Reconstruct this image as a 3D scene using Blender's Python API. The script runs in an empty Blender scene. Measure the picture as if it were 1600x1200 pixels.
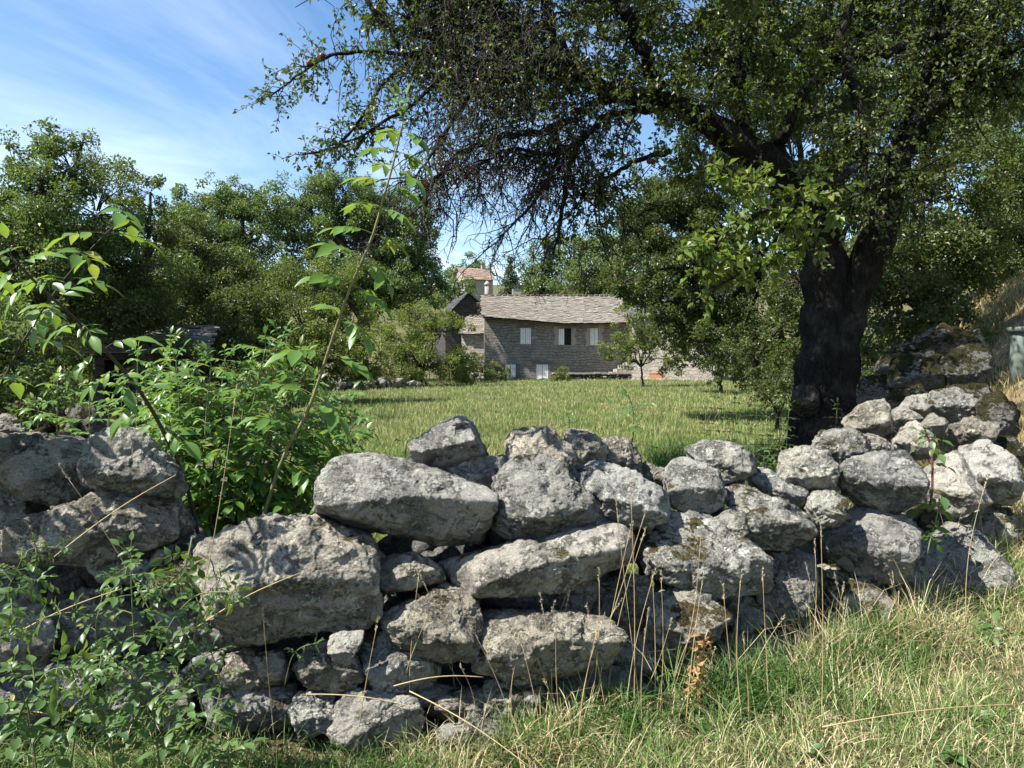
import bpy, bmesh, math, random
import numpy as np
from mathutils import Vector

# ------------------------------------------------------------------ basics
rng = np.random.default_rng(11)
SC = bpy.context.scene
COL = SC.collection
F = 1150.0
CAM = np.array([0.0, 0.0, 1.6])
PITCH = -math.atan(40.0 / F)
FWD = np.array([0.0, math.cos(PITCH), math.sin(PITCH)])
UPV = np.array([0.0, -math.sin(PITCH), math.cos(PITCH)])
RGT = np.array([1.0, 0.0, 0.0])
SUN = np.array([-0.55, -0.20, 0.81]); SUN /= np.linalg.norm(SUN)


def P(x, y, d):
    """the place in the scene seen in direction (x, y) of the 1600x1200 photograph, d metres ahead"""
    return CAM + d * ((x - 800.0) / F * RGT + (600.0 - y) / F * UPV + FWD)


def unit(v):
    v = np.asarray(v, float)
    return v / (np.linalg.norm(v, axis=-1, keepdims=True) + 1e-12)


def G(X, Y):
    """terrain height"""
    X = np.asarray(X, float); Y = np.asarray(Y, float)
    x0 = 2.95 + 0.36 * np.maximum(0, Y - 6)
    k = np.clip(0.45 + 0.04 * (Y - 4), 0.3, 0.75)
    s = X - x0
    sp = 0.35 * np.logaddexp(0, np.clip(s / 0.35, -40, 400))
    h = 16 * np.tanh(k * sp / 16)
    b = np.maximum(0, Y - 63)
    h = h + 40 * np.tanh(0.17 * b / 40)
    h = h + 0.05 + 0.03 * np.sin(X * 0.9 + 0.4) * np.cos(Y * 0.7) + 0.02 * np.sin(X * 2.3 + Y * 1.7)
    h = h - 0.19 / (1 + np.exp(np.clip((X - 1.15) / 0.4, -30, 30))) / (1 + np.exp(np.clip((Y - 3.95) / 0.13, -30, 30)))
    return h


def ground_at(x, y):
    d = 3.0
    lo, hi = 1.0, 80.0
    for _ in range(40):
        d = 0.5 * (lo + hi)
        p = P(x, y, d)
        if p[2] > G(p[0], p[1]): lo = d
        else: hi = d
    return P(x, y, d), d


# ------------------------------------------------------------------ noise
_perm = np.random.default_rng(3).permutation(256)
_perm = np.concatenate([_perm, _perm, _perm])
_grad = unit(np.random.default_rng(4).normal(size=(256, 3)))


def perlin(p):
    p = np.asarray(p, float)
    i = np.floor(p).astype(int); f = p - i
    u = f * f * f * (f * (f * 6 - 15) + 10)
    i &= 255
    out = 0
    for dx in (0, 1):
        wx = u[:, 0] if dx else 1 - u[:, 0]
        for dy in (0, 1):
            wy = u[:, 1] if dy else 1 - u[:, 1]
            for dz in (0, 1):
                wz = u[:, 2] if dz else 1 - u[:, 2]
                h = _perm[_perm[_perm[(i[:, 0] + dx) & 255] + ((i[:, 1] + dy) & 255)] + ((i[:, 2] + dz) & 255)]
                g = _grad[h]
                out = out + wx * wy * wz * (g[:, 0] * (f[:, 0] - dx) + g[:, 1] * (f[:, 1] - dy) + g[:, 2] * (f[:, 2] - dz))
    return out * 1.5


# ------------------------------------------------------------------ mesh helpers
class MB:
    def __init__(self):
        self.V = []; self.Fs = []; self.n = 0

    def add(self, V, *faces):
        V = np.asarray(V, float).reshape(-1, 3)
        for f in faces:
            f = np.asarray(f, int)
            if f.size: self.Fs.append(f + self.n)
        self.V.append(V); self.n += len(V)
        return self

    def box(self, c, ax, ay, az, sx, sy, sz):
        """box centred at c with half sizes along unit axes"""
        c = np.asarray(c, float); V = []
        for k in (-1, 1):
            for j in (-1, 1):
                for i in (-1, 1):
                    V.append(c + np.asarray(ax) * sx * i + np.asarray(ay) * sy * j + np.asarray(az) * sz * k)
        self.add(V, [[0, 2, 3, 1], [4, 5, 7, 6], [0, 1, 5, 4], [1, 3, 7, 5], [3, 2, 6, 7], [2, 0, 4, 6]])
        return self

    def tube(self, pts, rad, k=8, cap=True, wob=0.0):
        pts = np.asarray(pts, float)
        tubes(self, pts[None], np.asarray(rad, float)[None], k, wob)
        if cap:
            n = len(pts)
            b = self.n - n * k
            self.Fs.append(np.array([[b + (n - 1) * k + i for i in range(k)]]))
            self.Fs.append(np.array([[b + i for i in range(k)][::-1]]))
        return self

    def build(self, name, mat, parent=None, smooth=True, origin=None):
        V = np.concatenate(self.V) if self.V else np.zeros((0, 3))
        me = bpy.data.meshes.new(name)
        root = np.zeros(3)
        if parent is not None:
            p = parent
            while p is not None:
                root = root + np.array(p.location); p = p.parent
        elif origin is not None:
            root = np.asarray(origin, float)
        V = V - root
        me.vertices.add(len(V)); me.vertices.foreach_set('co', V.astype(np.float32).ravel())
        nl = sum(f.size for f in self.Fs); npoly = sum(len(f) for f in self.Fs)
        me.loops.add(nl); me.polygons.add(npoly)
        if nl:
            me.loops.foreach_set('vertex_index', np.concatenate([f.ravel() for f in self.Fs]).astype(np.int32))
            tot = np.concatenate([np.full(len(f), f.shape[1]) for f in self.Fs])
            st = np.concatenate([[0], np.cumsum(tot)[:-1]])
            me.polygons.foreach_set('loop_start', st.astype(np.int32))
            me.polygons.foreach_set('use_smooth', np.full(npoly, smooth))
        me.update(calc_edges=True); me.validate()
        me.materials.append(mat)
        o = bpy.data.objects.new(name, me); COL.objects.link(o)
        if parent is not None: o.parent = parent
        elif origin is not None: o.location = root
        return o


def tubes(mb, pts, rad, k=5, wob=0.0):
    """many tubes at once; pts (B,n,3), rad (B,n)"""
    B, n, _ = pts.shape
    t = np.zeros_like(pts)
    t[:, 1:-1] = pts[:, 2:] - pts[:, :-2]; t[:, 0] = pts[:, 1] - pts[:, 0]; t[:, -1] = pts[:, -1] - pts[:, -2]
    t = unit(t)
    ref = np.where(np.abs(t[:, :1, 2:3]) > 0.8, np.array([[[1.0, 0.13, 0]]]), np.array([[[0.1, 0.2, 1.0]]]))
    a = unit(np.cross(t, ref)); b = np.cross(t, a)
    ang = np.arange(k) / k * 2 * math.pi
    r = rad[:, :, None]
    if wob:
        r = r * (1 + wob * rng.normal(size=(B, n, k)).clip(-1.5, 1.5))
    V = pts[:, :, None, :] + r[..., None] * (np.cos(ang)[None, None, :, None] * a[:, :, None] + np.sin(ang)[None, None, :, None] * b[:, :, None])
    base = (np.arange(B) * n * k)[:, None, None]
    i = np.arange(n - 1)[None, :, None] * k; j = np.arange(k)[None, None, :]; j2 = (j + 1) % k
    f = np.stack([base + i + j, base + i + j2, base + i + k + j2, base + i + k + j], -1).reshape(-1, 4)
    mb.add(V.reshape(-1, 3), f)


def thing(name, label, cat, loc=(0, 0, 0), group=None):
    o = bpy.data.objects.new(name, None); COL.objects.link(o)
    o.empty_display_size = 0.1
    o.location = [float(v) for v in loc]
    o['label'] = label; o['category'] = cat
    if group: o['group'] = group
    return o


def tag(o, label=None, cat=None, group=None, kind=None):
    if label: o['label'] = label
    if cat: o['category'] = cat
    if group: o['group'] = group
    if kind: o['kind'] = kind
    return o


# ------------------------------------------------------------------ materials
class NT:
    def __init__(self, name):
        self.m = bpy.data.materials.new(name); self.m.use_nodes = True
        self.t = self.m.node_tree; self.t.nodes.clear()
        self.out = self.n('ShaderNodeOutputMaterial')

    def n(self, typ, ins=None, **kw):
        nd = self.t.nodes.new(typ)
        for k, v in kw.items(): setattr(nd, k, v)
        for k, v in (ins or {}).items(): self.set(nd, k, v)
        return nd

    def set(self, nd, k, v):
        if isinstance(v, bpy.types.NodeSocket): self.t.links.new(v, nd.inputs[k])
        elif isinstance(v, (tuple, list)) and len(v) == 3 and nd.inputs[k].type == 'RGBA': nd.inputs[k].default_value = (*v, 1)
        else: nd.inputs[k].default_value = v

    def noise(self, vec, scale, detail=4, rough=0.55, dist=0.0):
        return self.n('ShaderNodeTexNoise', {'Vector': vec, 'Scale': scale, 'Detail': detail, 'Roughness': rough, 'Distortion': dist}).outputs['Fac']

    def ramp(self, fac, a, b, lo=0.0, hi=1.0):
        return self.n('ShaderNodeMapRange', {'Value': fac, 'From Min': a, 'From Max': b, 'To Min': lo, 'To Max': hi}).outputs['Result']

    def mix(self, fac, a, b, blend='MIX'):
        nd = self.t.nodes.new('ShaderNodeMix'); nd.data_type = 'RGBA'; nd.blend_type = blend
        for idx, v in ((0, fac), (6, a), (7, b)):
            if isinstance(v, bpy.types.NodeSocket): self.t.links.new(v, nd.inputs[idx])
            elif isinstance(v, (tuple, list)): nd.inputs[idx].default_value = (*v, 1)
            else: nd.inputs[idx].default_value = v
        return nd.outputs[2]

    def math(self, op, a, b=0.0):
        nd = self.t.nodes.new('ShaderNodeMath'); nd.operation = op
        for i, v in ((0, a), (1, b)):
            if isinstance(v, bpy.types.NodeSocket): self.t.links.new(v, nd.inputs[i])
            else: nd.inputs[i].default_value = v
        return nd.outputs[0]

    def bump(self, h, strength, dist, normal=None):
        ins = {'Height': h, 'Strength': strength, 'Distance': dist}
        if normal is not None: ins['Normal'] = normal
        return self.n('ShaderNodeBump', ins).outputs['Normal']

    def bsdf(self, col, rough=0.9, normal=None, spec=0.3):
        ins = {'Base Color': col, 'Roughness': rough, 'Specular IOR Level': spec}
        if normal is not None: ins['Normal'] = normal
        nd = self.n('ShaderNodeBsdfPrincipled', ins)
        self.t.links.new(nd.outputs[0], self.out.inputs[0])
        return nd


def mat_stone(name, base=(0.52, 0.49, 0.43), pale=0.5, moss=0.0, dark=0.5, mosscol=(0.075, 0.068, 0.022)):
    m = NT(name)
    tc = m.n('ShaderNodeTexCoord'); oi = m.n('ShaderNodeObjectInfo')
    off = m.n('ShaderNodeVectorMath', {0: oi.outputs['Random'], 1: (37.0, 91.0, 53.0)}, operation='MULTIPLY').outputs[0]
    v = m.n('ShaderNodeVectorMath', {0: tc.outputs['Object'], 1: off}, operation='ADD').outputs[0]
    n1 = m.noise(v, 5.0, 7, 0.65, 0.6)
    n2 = m.noise(v, 26.0, 8, 0.75)
    n3 = m.noise(v, 120.0, 4, 0.75)
    n4 = m.noise(v, 6.0, 6, 0.62, 0.8)
    n5 = m.noise(v, 11.0, 6, 0.68, 0.4)
    oi2 = m.n('ShaderNodeObjectInfo')
    tone = m.math('ADD', m.math('MULTIPLY', m.math('FRACT', m.math('MULTIPLY', oi2.outputs['Random'], 7.3)), 0.34), 0.78)
    col = m.mix(m.ramp(n1, 0.38, 0.62), tuple(c * 0.70 for c in base), base)
    col = m.mix(m.ramp(n2, 0.40, 0.60), tuple(c * 0.62 for c in base), col)
    # crusts of dark lichen broken into specks
    dk = m.math('MULTIPLY', m.ramp(n4, 0.50, 0.56), m.ramp(n2, 0.34, 0.48, 0.25, 1.0))
    col = m.mix(m.math('MULTIPLY', dk, dark), col, (0.040, 0.037, 0.028))
    # pale lichen: round rosettes and flecks
    vec = m.n('ShaderNodeVectorMath', {0: v, 1: m.n('ShaderNodeVectorMath', {0: m.n('ShaderNodeTexNoise', {'Vector': v, 'Scale': 18.0, 'Detail': 6.0, 'Roughness': 0.7}).outputs['Color'], 1: (0.13, 0.13, 0.13)}, operation='MULTIPLY').outputs[0]}, operation='ADD').outputs[0]
    vo = m.n('ShaderNodeTexVoronoi', {'Vector': vec, 'Scale': 8.0})
    pl = m.math('MULTIPLY', m.ramp(vo.outputs['Distance'], 0.46, 0.30), m.ramp(n1, 0.47, 0.56))
    fl = m.math('MULTIPLY', m.ramp(n5, 0.52, 0.56), m.ramp(n2, 0.42, 0.54))
    pl = m.math('MAXIMUM', m.math('MULTIPLY', pl, m.ramp(n3, 0.36, 0.52, 0.25, 1)), fl)
    col = m.mix(m.math('MULTIPLY', pl, pale), col, (0.72, 0.71, 0.62))
    # grain
    col = m.mix(m.ramp(n3, 0.36, 0.64), m.mix(0.42, col, (0.06, 0.058, 0.052)), m.mix(0.34, col, (0.78, 0.76, 0.71)))
    col = m.mix(1.0, col, m.n('ShaderNodeCombineColor', {0: tone, 1: tone, 2: tone}).outputs[0], 'MULTIPLY')
    hue = m.math('FRACT', m.math('MULTIPLY', oi2.outputs['Random'], 19.7))
    col = m.mix(1.0, col, m.mix(hue, (1.0, 0.94, 0.83), (0.96, 0.99, 1.0)), 'MULTIPLY')
    cr = m.n('ShaderNodeTexVoronoi', {'Vector': vec, 'Scale': 3.6}, feature='DISTANCE_TO_EDGE').outputs['Distance']
    crack = m.math('MULTIPLY', m.ramp(cr, 0.030, 0.006), m.ramp(n1, 0.52, 0.60))
    col = m.mix(m.math('MULTIPLY', crack, 0.8), col, (0.035, 0.032, 0.026))
    if moss:
        gn = m.n('ShaderNodeNewGeometry')
        nz = m.n('ShaderNodeSeparateXYZ', {0: gn.outputs['Normal']}).outputs[2]
        mk = m.math('ADD', m.math('MULTIPLY', nz, 0.22), m.math('MULTIPLY', m.noise(v, 4.6, 8, 0.64, 0.3), 1.45))
        mk = m.ramp(mk, 1.06 - 0.32 * moss, 1.12 - 0.32 * moss)
        mk = m.math('MULTIPLY', mk, m.ramp(n3, 0.30, 0.46, 0.35, 1.0))
        mc = m.mix(m.ramp(m.noise(v, 90.0, 4, .7), 0.38, 0.62), tuple(c * 0.35 for c in mosscol), tuple(min(1, c * 1.7) for c in mosscol))
        col = m.mix(mk, col, mc)
    hgt = m.math('SUBTRACT', m.math('ADD', m.math('MULTIPLY', n2, 1.0), m.math('MULTIPLY', n3, 0.45)), m.math('MULTIPLY', crack, 0.6))
    nr = m.bump(hgt, 1.0, 0.040)
    nr = m.bump(m.math('ADD', m.noise(v, 70.0, 6, 0.8), m.math('MULTIPLY', fl, 0.5)), 1.0, 0.012, nr)
    m.bsdf(col, 0.93, nr, 0.15)
    return m.m


def mat_leaf(name, c1, c2, c3=None, trans=0.35, rough=0.45, spec=0.4, f3=0.06):
    m = NT(name)
    g = m.n('ShaderNodeNewGeometry')
    r = g.outputs['Random Per Island']
    col = m.mix(r, c1, c2)
    if c3 is not None:
        r2 = m.math('FRACT', m.math('MULTIPLY', r, 17.31))
        col = m.mix(m.ramp(r2, 1 - f3, 1 - f3 * 0.5), col, c3)
    p = m.n('ShaderNodeBsdfPrincipled', {'Base Color': col, 'Roughness': rough, 'Specular IOR Level': spec})
    tcol = m.mix(0.55, col, (0.30, 0.42, 0.03))
    t = m.n('ShaderNodeBsdfTranslucent', {'Color': tcol})
    ms = m.n('ShaderNodeMixShader', {0: trans, 1: p.outputs[0], 2: t.outputs[0]})
    m.t.links.new(ms.outputs[0], m.out.inputs[0])
    return m.m


def mat_bark(name, c1, c2, scale=9.0, moss=None):
    m = NT(name)
    tc = m.n('ShaderNodeTexCoord')
    mp = m.n('ShaderNodeMapping', {'Vector': tc.outputs['Object'], 'Scale': (1, 1, 0.35)}).outputs[0]
    n1 = m.noise(mp, scale, 8, 0.7, 0.8)
    n2 = m.noise(mp, scale * 6, 4, 0.65)
    col = m.mix(m.ramp(n1, 0.35, 0.65), c1, c2)
    col = m.mix(m.ramp(n2, 0.3, 0.7), m.mix(0.5, col, (0.01, 0.009, 0.008)), col)
    if moss:
        col = m.mix(m.ramp(m.noise(tc.outputs['Object'], 3.0, 5), 0.52, 0.62), col, moss)
    fis = m.n('ShaderNodeTexVoronoi', {'Vector': mp, 'Scale': scale * 1.6}, feature='DISTANCE_TO_EDGE').outputs['Distance']
    nr = m.bump(m.math('ADD', m.math('ADD', n1, m.math('MULTIPLY', n2, 0.4)), m.math('MULTIPLY', m.ramp(fis, 0.0, 0.25), 0.6)), 1.0, 0.09)
    m.bsdf(col, 0.95, nr, 0.15)
    return m.m


def mat_island(name, c1, c2, rough=0.9, nscale=20.0, bump=0.6, bdist=0.02):
    """stone slates and similar: a tone per piece and some grain"""
    m = NT(name)
    g = m.n('ShaderNodeNewGeometry'); tc = m.n('ShaderNodeTexCoord')
    col = m.mix(g.outputs['Random Per Island'], c1, c2)
    nn = m.noise(tc.outputs['Object'], nscale, 6, 0.7)
    nb = m.noise(tc.outputs['Object'], nscale * 0.12, 4, 0.6)
    col = m.mix(m.ramp(nn, 0.3, 0.7), m.mix(0.45, col, (0.05, 0.048, 0.04)), col)
    col = m.mix(m.ramp(nb, 0.45, 0.7, 0, 0.5), col, (0.13, 0.12, 0.08))
    m.bsdf(col, rough, m.bump(nn, bump, bdist), 0.2)
    return m.m


def mat_plain(name, col, rough=0.6, var=0.25, scale=12.0, spec=0.3):
    m = NT(name)
    tc = m.n('ShaderNodeTexCoord')
    nn = m.noise(tc.outputs['Object'], scale, 6, 0.65)
    c = m.mix(m.ramp(nn, 0.35, 0.7), tuple(x * (1 - var) for x in col), col)
    m.bsdf(c, rough, m.bump(nn, 0.25, 0.01), spec)
    return m.m


def mat_masonry(name, c1, c2, mortar, bw=0.45, rh=0.2):
    m = NT(name)
    tc = m.n('ShaderNodeTexCoord')
    s = m.n('ShaderNodeSeparateXYZ', {0: tc.outputs['Object']})
    nn = m.n('ShaderNodeSeparateXYZ', {0: tc.outputs['Normal']})
    side = m.math('GREATER_THAN', m.math('ABSOLUTE', nn.outputs[0]), 0.7)
    u = m.math('ADD', m.math('MULTIPLY', s.outputs[1], side), m.math('MULTIPLY', s.outputs[0], m.math('SUBTRACT', 1.0, side)))
    v = m.n('ShaderNodeCombineXYZ', {0: u, 1: s.outputs[2], 2: 0.0}).outputs[0]
    dis = m.n('ShaderNodeTexNoise', {'Vector': v, 'Scale': 1.7, 'Detail': 3.0}).outputs['Color']
    dis = m.n('ShaderNodeVectorMath', {0: dis, 1: (0.5, 0.5, 0.5)}, operation='SUBTRACT').outputs[0]
    dis = m.n('ShaderNodeVectorMath', {0: dis, 1: (0.9, 0.42, 0.0)}, operation='MULTIPLY').outputs[0]
    v2 = m.n('ShaderNodeVectorMath', {0: v, 1: dis}, operation='ADD').outputs[0]
    br = m.n('ShaderNodeTexBrick', {'Vector': v2, 'Color1': c1, 'Color2': c2, 'Mortar': mortar, 'Scale': 1.0, 'Mortar Size': 0.022,
                                    'Mortar Smooth': 0.4, 'Bias': 0.0, 'Brick Width': bw, 'Row Height': rh}, offset=0.43, squash=0.7, squash_frequency=3)
    vo = m.n('ShaderNodeTexVoronoi', {'Vector': v2, 'Scale': 2.9})
    vv = m.n('ShaderNodeSeparateXYZ', {0: vo.outputs['Color']}).outputs[0]
    col = m.mix(m.ramp(vv, 0, 1, 0, 0.6), br.outputs['Color'], m.mix(vv, tuple(c * 0.35 for c in c1), tuple(min(1, c * 1.5) for c in c2)))
    gn = m.noise(v, 14.0, 7, 0.7)
    col = m.mix(m.ramp(gn, 0.3, 0.7), m.mix(0.5, col, (0.05, 0.045, 0.04)), col)
    h = m.math('ADD', m.math('MULTIPLY', br.outputs['Fac'], -1.0), m.math('ADD', m.math('MULTIPLY', gn, 0.6), m.math('MULTIPLY', vv, 0.5)))
    m.bsdf(col, 0.93, m.bump(h, 1.0, 0.09), 0.15)
    return m.m


M = {}
M['stone'] = mat_stone('granite', pale=0.9, dark=0.95, moss=0.16, mosscol=(0.060, 0.048, 0.022))
M['stone_clean'] = mat_stone('pale_granite', base=(0.60, 0.57, 0.51), pale=0.6, dark=0.75, moss=0.12)
M['stone_moss'] = mat_stone('mossy_granite', base=(0.48, 0.45, 0.39), pale=1.0, dark=0.95, moss=0.58, mosscol=(0.065, 0.055, 0.020))
M['stone_lichen'] = mat_stone('lichen_granite', base=(0.55, 0.53, 0.44), pale=1.0, dark=0.95, moss=0.20, mosscol=(0.070, 0.055, 0.022))
M['stone_pale'] = mat_stone('bleached_granite', base=(0.66, 0.63, 0.57), pale=0.4, dark=0.4)
M['stone_green'] = mat_stone('thickly_mossed_granite', base=(0.13, 0.12, 0.10), pale=0.12, dark=1.0, moss=0.95, mosscol=(0.034, 0.032, 0.010))  # stone and moss colours lowered to stand for the tree shade
M['rubble'] = mat_stone('rubble_stone', base=(0.17, 0.165, 0.155), pale=0.3, dark=0.5, moss=0.1)  # darker than the boulders: shade of the gaps put into the colour
M['bark'] = mat_bark('apple_bark', (0.050, 0.043, 0.036), (0.014, 0.012, 0.010), 11.0, moss=(0.055, 0.052, 0.042))  # bark colour lowered to hold the shade on the trunk
M['bark_grey'] = mat_bark('grey_bark', (0.16, 0.145, 0.125), (0.06, 0.052, 0.045), 10.0, moss=(0.09, 0.09, 0.03))
M['twig'] = mat_bark('dead_twig', (0.24, 0.20, 0.175), (0.12, 0.10, 0.09), 30.0)
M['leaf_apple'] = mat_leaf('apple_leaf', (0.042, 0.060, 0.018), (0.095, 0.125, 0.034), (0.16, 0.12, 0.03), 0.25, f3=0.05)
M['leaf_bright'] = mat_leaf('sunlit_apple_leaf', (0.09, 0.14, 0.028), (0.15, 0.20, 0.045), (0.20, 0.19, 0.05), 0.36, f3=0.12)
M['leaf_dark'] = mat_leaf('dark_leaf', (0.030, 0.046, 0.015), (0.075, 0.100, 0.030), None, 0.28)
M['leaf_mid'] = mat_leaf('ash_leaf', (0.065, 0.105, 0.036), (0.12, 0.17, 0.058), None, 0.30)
M['leaf_far'] = mat_leaf('hill_leaf', (0.075, 0.115, 0.04), (0.12, 0.165, 0.055), None, 0.30)
M['leaf_yellow'] = mat_leaf('shrub_leaf', (0.095, 0.125, 0.028), (0.155, 0.185, 0.048), (0.24, 0.17, 0.04), 0.34)
M['leaf_cone'] = mat_leaf('conifer_leaf', (0.022, 0.045, 0.022), (0.045, 0.075, 0.03), None, 0.15)
M['leaf_elder'] = mat_leaf('elder_leaf', (0.075, 0.165, 0.03), (0.14, 0.25, 0.05), (0.30, 0.30, 0.07), 0.42, f3=0.07, rough=0.36, spec=0.5)
M['leaf_bramble'] = mat_leaf('bramble_leaf', (0.055, 0.115, 0.035), (0.10, 0.17, 0.05), (0.22, 0.20, 0.06), 0.33, rough=0.4)
M['leaf_dead'] = mat_leaf('withered_leaf', (0.30, 0.17, 0.075), (0.45, 0.27, 0.13), None, 0.2, rough=0.8, spec=0.1)
M['elder_stem'] = mat_plain('elder_stem', (0.24, 0.22, 0.10), 0.7, 0.4, 25)
M['elder_green'] = mat_plain('elder_green_stem', (0.19, 0.24, 0.09), 0.6, 0.3, 25)
M['dark_stem'] = mat_plain('dark_elder_stem', (0.075, 0.06, 0.045), 0.8, 0.4, 25)
M['red_stem'] = mat_plain('bramble_stem', (0.16, 0.05, 0.045), 0.6, 0.3, 30)
M['green_stem'] = mat_plain('green_stem', (0.13, 0.17, 0.06), 0.7, 0.3, 30)
M['straw'] = mat_plain('straw_stalk', (0.50, 0.38, 0.20), 0.7, 0.35, 30)
M['straw_head'] = mat_leaf('straw_seed', (0.42, 0.34, 0.22), (0.60, 0.52, 0.38), None, 0.25, 0.8, 0.1)
M['apple'] = mat_plain('red_apple', (0.22, 0.03, 0.025), 0.35, 0.5, 14, 0.5)


def mat_grass(name, greens, straw, fs):
    m = NT(name)
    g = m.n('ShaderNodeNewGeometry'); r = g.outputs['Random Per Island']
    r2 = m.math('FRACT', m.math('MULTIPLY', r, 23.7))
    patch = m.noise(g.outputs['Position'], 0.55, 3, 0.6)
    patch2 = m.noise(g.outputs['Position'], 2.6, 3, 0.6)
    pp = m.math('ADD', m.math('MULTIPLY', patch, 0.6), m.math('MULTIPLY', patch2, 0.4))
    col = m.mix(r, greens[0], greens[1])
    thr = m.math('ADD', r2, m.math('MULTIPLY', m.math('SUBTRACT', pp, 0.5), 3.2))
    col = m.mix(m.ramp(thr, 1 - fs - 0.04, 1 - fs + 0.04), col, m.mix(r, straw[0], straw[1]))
    p = m.n('ShaderNodeBsdfPrincipled', {'Base Color': col, 'Roughness': 0.55, 'Specular IOR Level': 0.3})
    t = m.n('ShaderNodeBsdfTranslucent', {'Color': col})
    ms = m.n('ShaderNodeMixShader', {0: 0.35, 1: p.outputs[0], 2: t.outputs[0]})
    m.t.links.new(ms.outputs[0], m.out.inputs[0])
    return m.m


M['meadow'] = mat_grass('meadow_blade', ((0.135, 0.21, 0.048), (0.215, 0.285, 0.08)), ((0.38, 0.35, 0.15), (0.52, 0.47, 0.24)), 0.26)
M['verge'] = mat_grass('verge_blade', ((0.10, 0.18, 0.04), (0.19, 0.27, 0.08)), ((0.46, 0.38, 0.20), (0.68, 0.58, 0.36)), 0.50)
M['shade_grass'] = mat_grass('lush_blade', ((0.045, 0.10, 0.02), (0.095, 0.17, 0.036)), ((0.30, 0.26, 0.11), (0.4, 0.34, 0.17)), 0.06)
M['dry'] = mat_grass('dry_blade', ((0.10, 0.14, 0.04), (0.18, 0.2, 0.06)), ((0.36, 0.28, 0.13), (0.52, 0.42, 0.22)), 0.75)

# ------------------------------------------------------------------ camera, sun, sky
cam = bpy.data.cameras.new('camera'); camo = bpy.data.objects.new('camera', cam); COL.objects.link(camo)
camo.location = CAM; camo.rotation_euler = (math.pi / 2 + PITCH, 0, 0)
cam.sensor_width = 36; cam.lens = 36 * F / 1600; cam.clip_end = 3000; cam.clip_start = 0.05
SC.camera = camo
sl = bpy.data.lights.new('sun', 'SUN'); so = bpy.data.objects.new('sun', sl); COL.objects.link(so)
sl.energy = 5.0; sl.angle = math.radians(0.53); sl.color = (1.0, 0.955, 0.88)
so.rotation_euler = Vector(-SUN).to_track_quat('-Z', 'Y').to_euler(); so.location = (-8, -4, 14)

w = bpy.data.worlds.new('World'); SC.world = w; w.use_nodes = True
nt = w.node_tree; nt.nodes.clear()
wo = nt.nodes.new('ShaderNodeOutputWorld'); bg = nt.nodes.new('ShaderNodeBackground')
sky = nt.nodes.new('ShaderNodeTexSky'); sky.sky_type = 'NISHITA'; sky.sun_disc = False
sky.sun_elevation = math.asin(SUN[2]); sky.sun_rotation = math.atan2(SUN[0], SUN[1])
sky.air_density = 1.15; sky.dust_density = 0.25; sky.ozone_density = 2.2; sky.altitude = 900
L = nt.links.new
tc = nt.nodes.new('ShaderNodeTexCoord'); sp = nt.nodes.new('ShaderNodeSeparateXYZ'); L(tc.outputs['Generated'], sp.inputs[0])


def wm(op, a, b=0.0, c=None):
    nd = nt.nodes.new('ShaderNodeMath'); nd.operation = op
    for i, v in enumerate((a, b)):
        if isinstance(v, bpy.types.NodeSocket): L(v, nd.inputs[i])
        else: nd.inputs[i].default_value = v
    return nd.outputs[0]


def wr(v, a, b, lo=0.0, hi=1.0):
    nd = nt.nodes.new('ShaderNodeMapRange'); L(v, nd.inputs[0])
    for i, q in enumerate((a, b, lo, hi)): nd.inputs[1 + i].default_value = q
    return nd.outputs[0]


zz = wm('ADD', wm('MAXIMUM', sp.outputs[2], 0.0), 0.16)
cu = wm('DIVIDE', sp.outputs[0], zz); cv = wm('DIVIDE', sp.outputs[1], zz)
cb = nt.nodes.new('ShaderNodeCombineXYZ')                # thin cirrus drawn out along one wind direction
L(wm('ADD', wm('MULTIPLY', cu, 0.75), wm('MULTIPLY', cv, 0.62)), cb.inputs[0])
L(wm('SUBTRACT', wm('MULTIPLY', cv, 1.1), wm('MULTIPLY', cu, 1.1)), cb.inputs[1])


def wn(vec, sc, det, rough, dist):
    nd = nt.nodes.new('ShaderNodeTexNoise'); L(vec, nd.inputs['Vector'])
    nd.inputs['Scale'].default_value = sc; nd.inputs['Detail'].default_value = det
    nd.inputs['Roughness'].default_value = rough; nd.inputs['Distortion'].default_value = dist
    return nd.outputs['Fac']


c1 = wr(wn(cb.outputs[0], 0.55, 10, 0.62, 1.8), 0.38, 0.80)
c2 = wr(wn(cb.outputs[0], 0.34, 3, 0.5, 0.3), 0.34, 0.60)
lowc = wr(wn(cb.outputs[0], 1.15, 7, 0.6, 0.5), 0.50, 0.66)
lowm = wm('MULTIPLY', lowc, wr(sp.outputs[2], 0.30, 0.12))
cl = wm('MAXIMUM', wm('MULTIPLY', wm('MULTIPLY', c1, c2), 0.60), wm('MULTIPLY', lowm, 0.85))
hz = wm('MULTIPLY', wr(sp.outputs[2], 0.40, 0.05), 0.10)
mx = nt.nodes.new('ShaderNodeMix'); mx.data_type = 'RGBA'
L(wm('MAXIMUM', cl, hz), mx.inputs[0]); hs = nt.nodes.new('ShaderNodeHueSaturation'); hs.inputs['Saturation'].default_value = 1.15; hs.inputs['Value'].default_value = 1.0; L(sky.outputs[0], hs.inputs['Color']); L(hs.outputs[0], mx.inputs[6]); mx.inputs[7].default_value = (7.6, 8.3, 9.2, 1)
L(mx.outputs[2], bg.inputs[0]); bg.inputs[1].default_value = 0.082
L(bg.outputs[0], wo.inputs[0])
vs = SC.view_settings
vs.view_transform = 'Standard'; vs.look = 'None'; vs.gamma = 1; vs.exposure = 1.35

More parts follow.
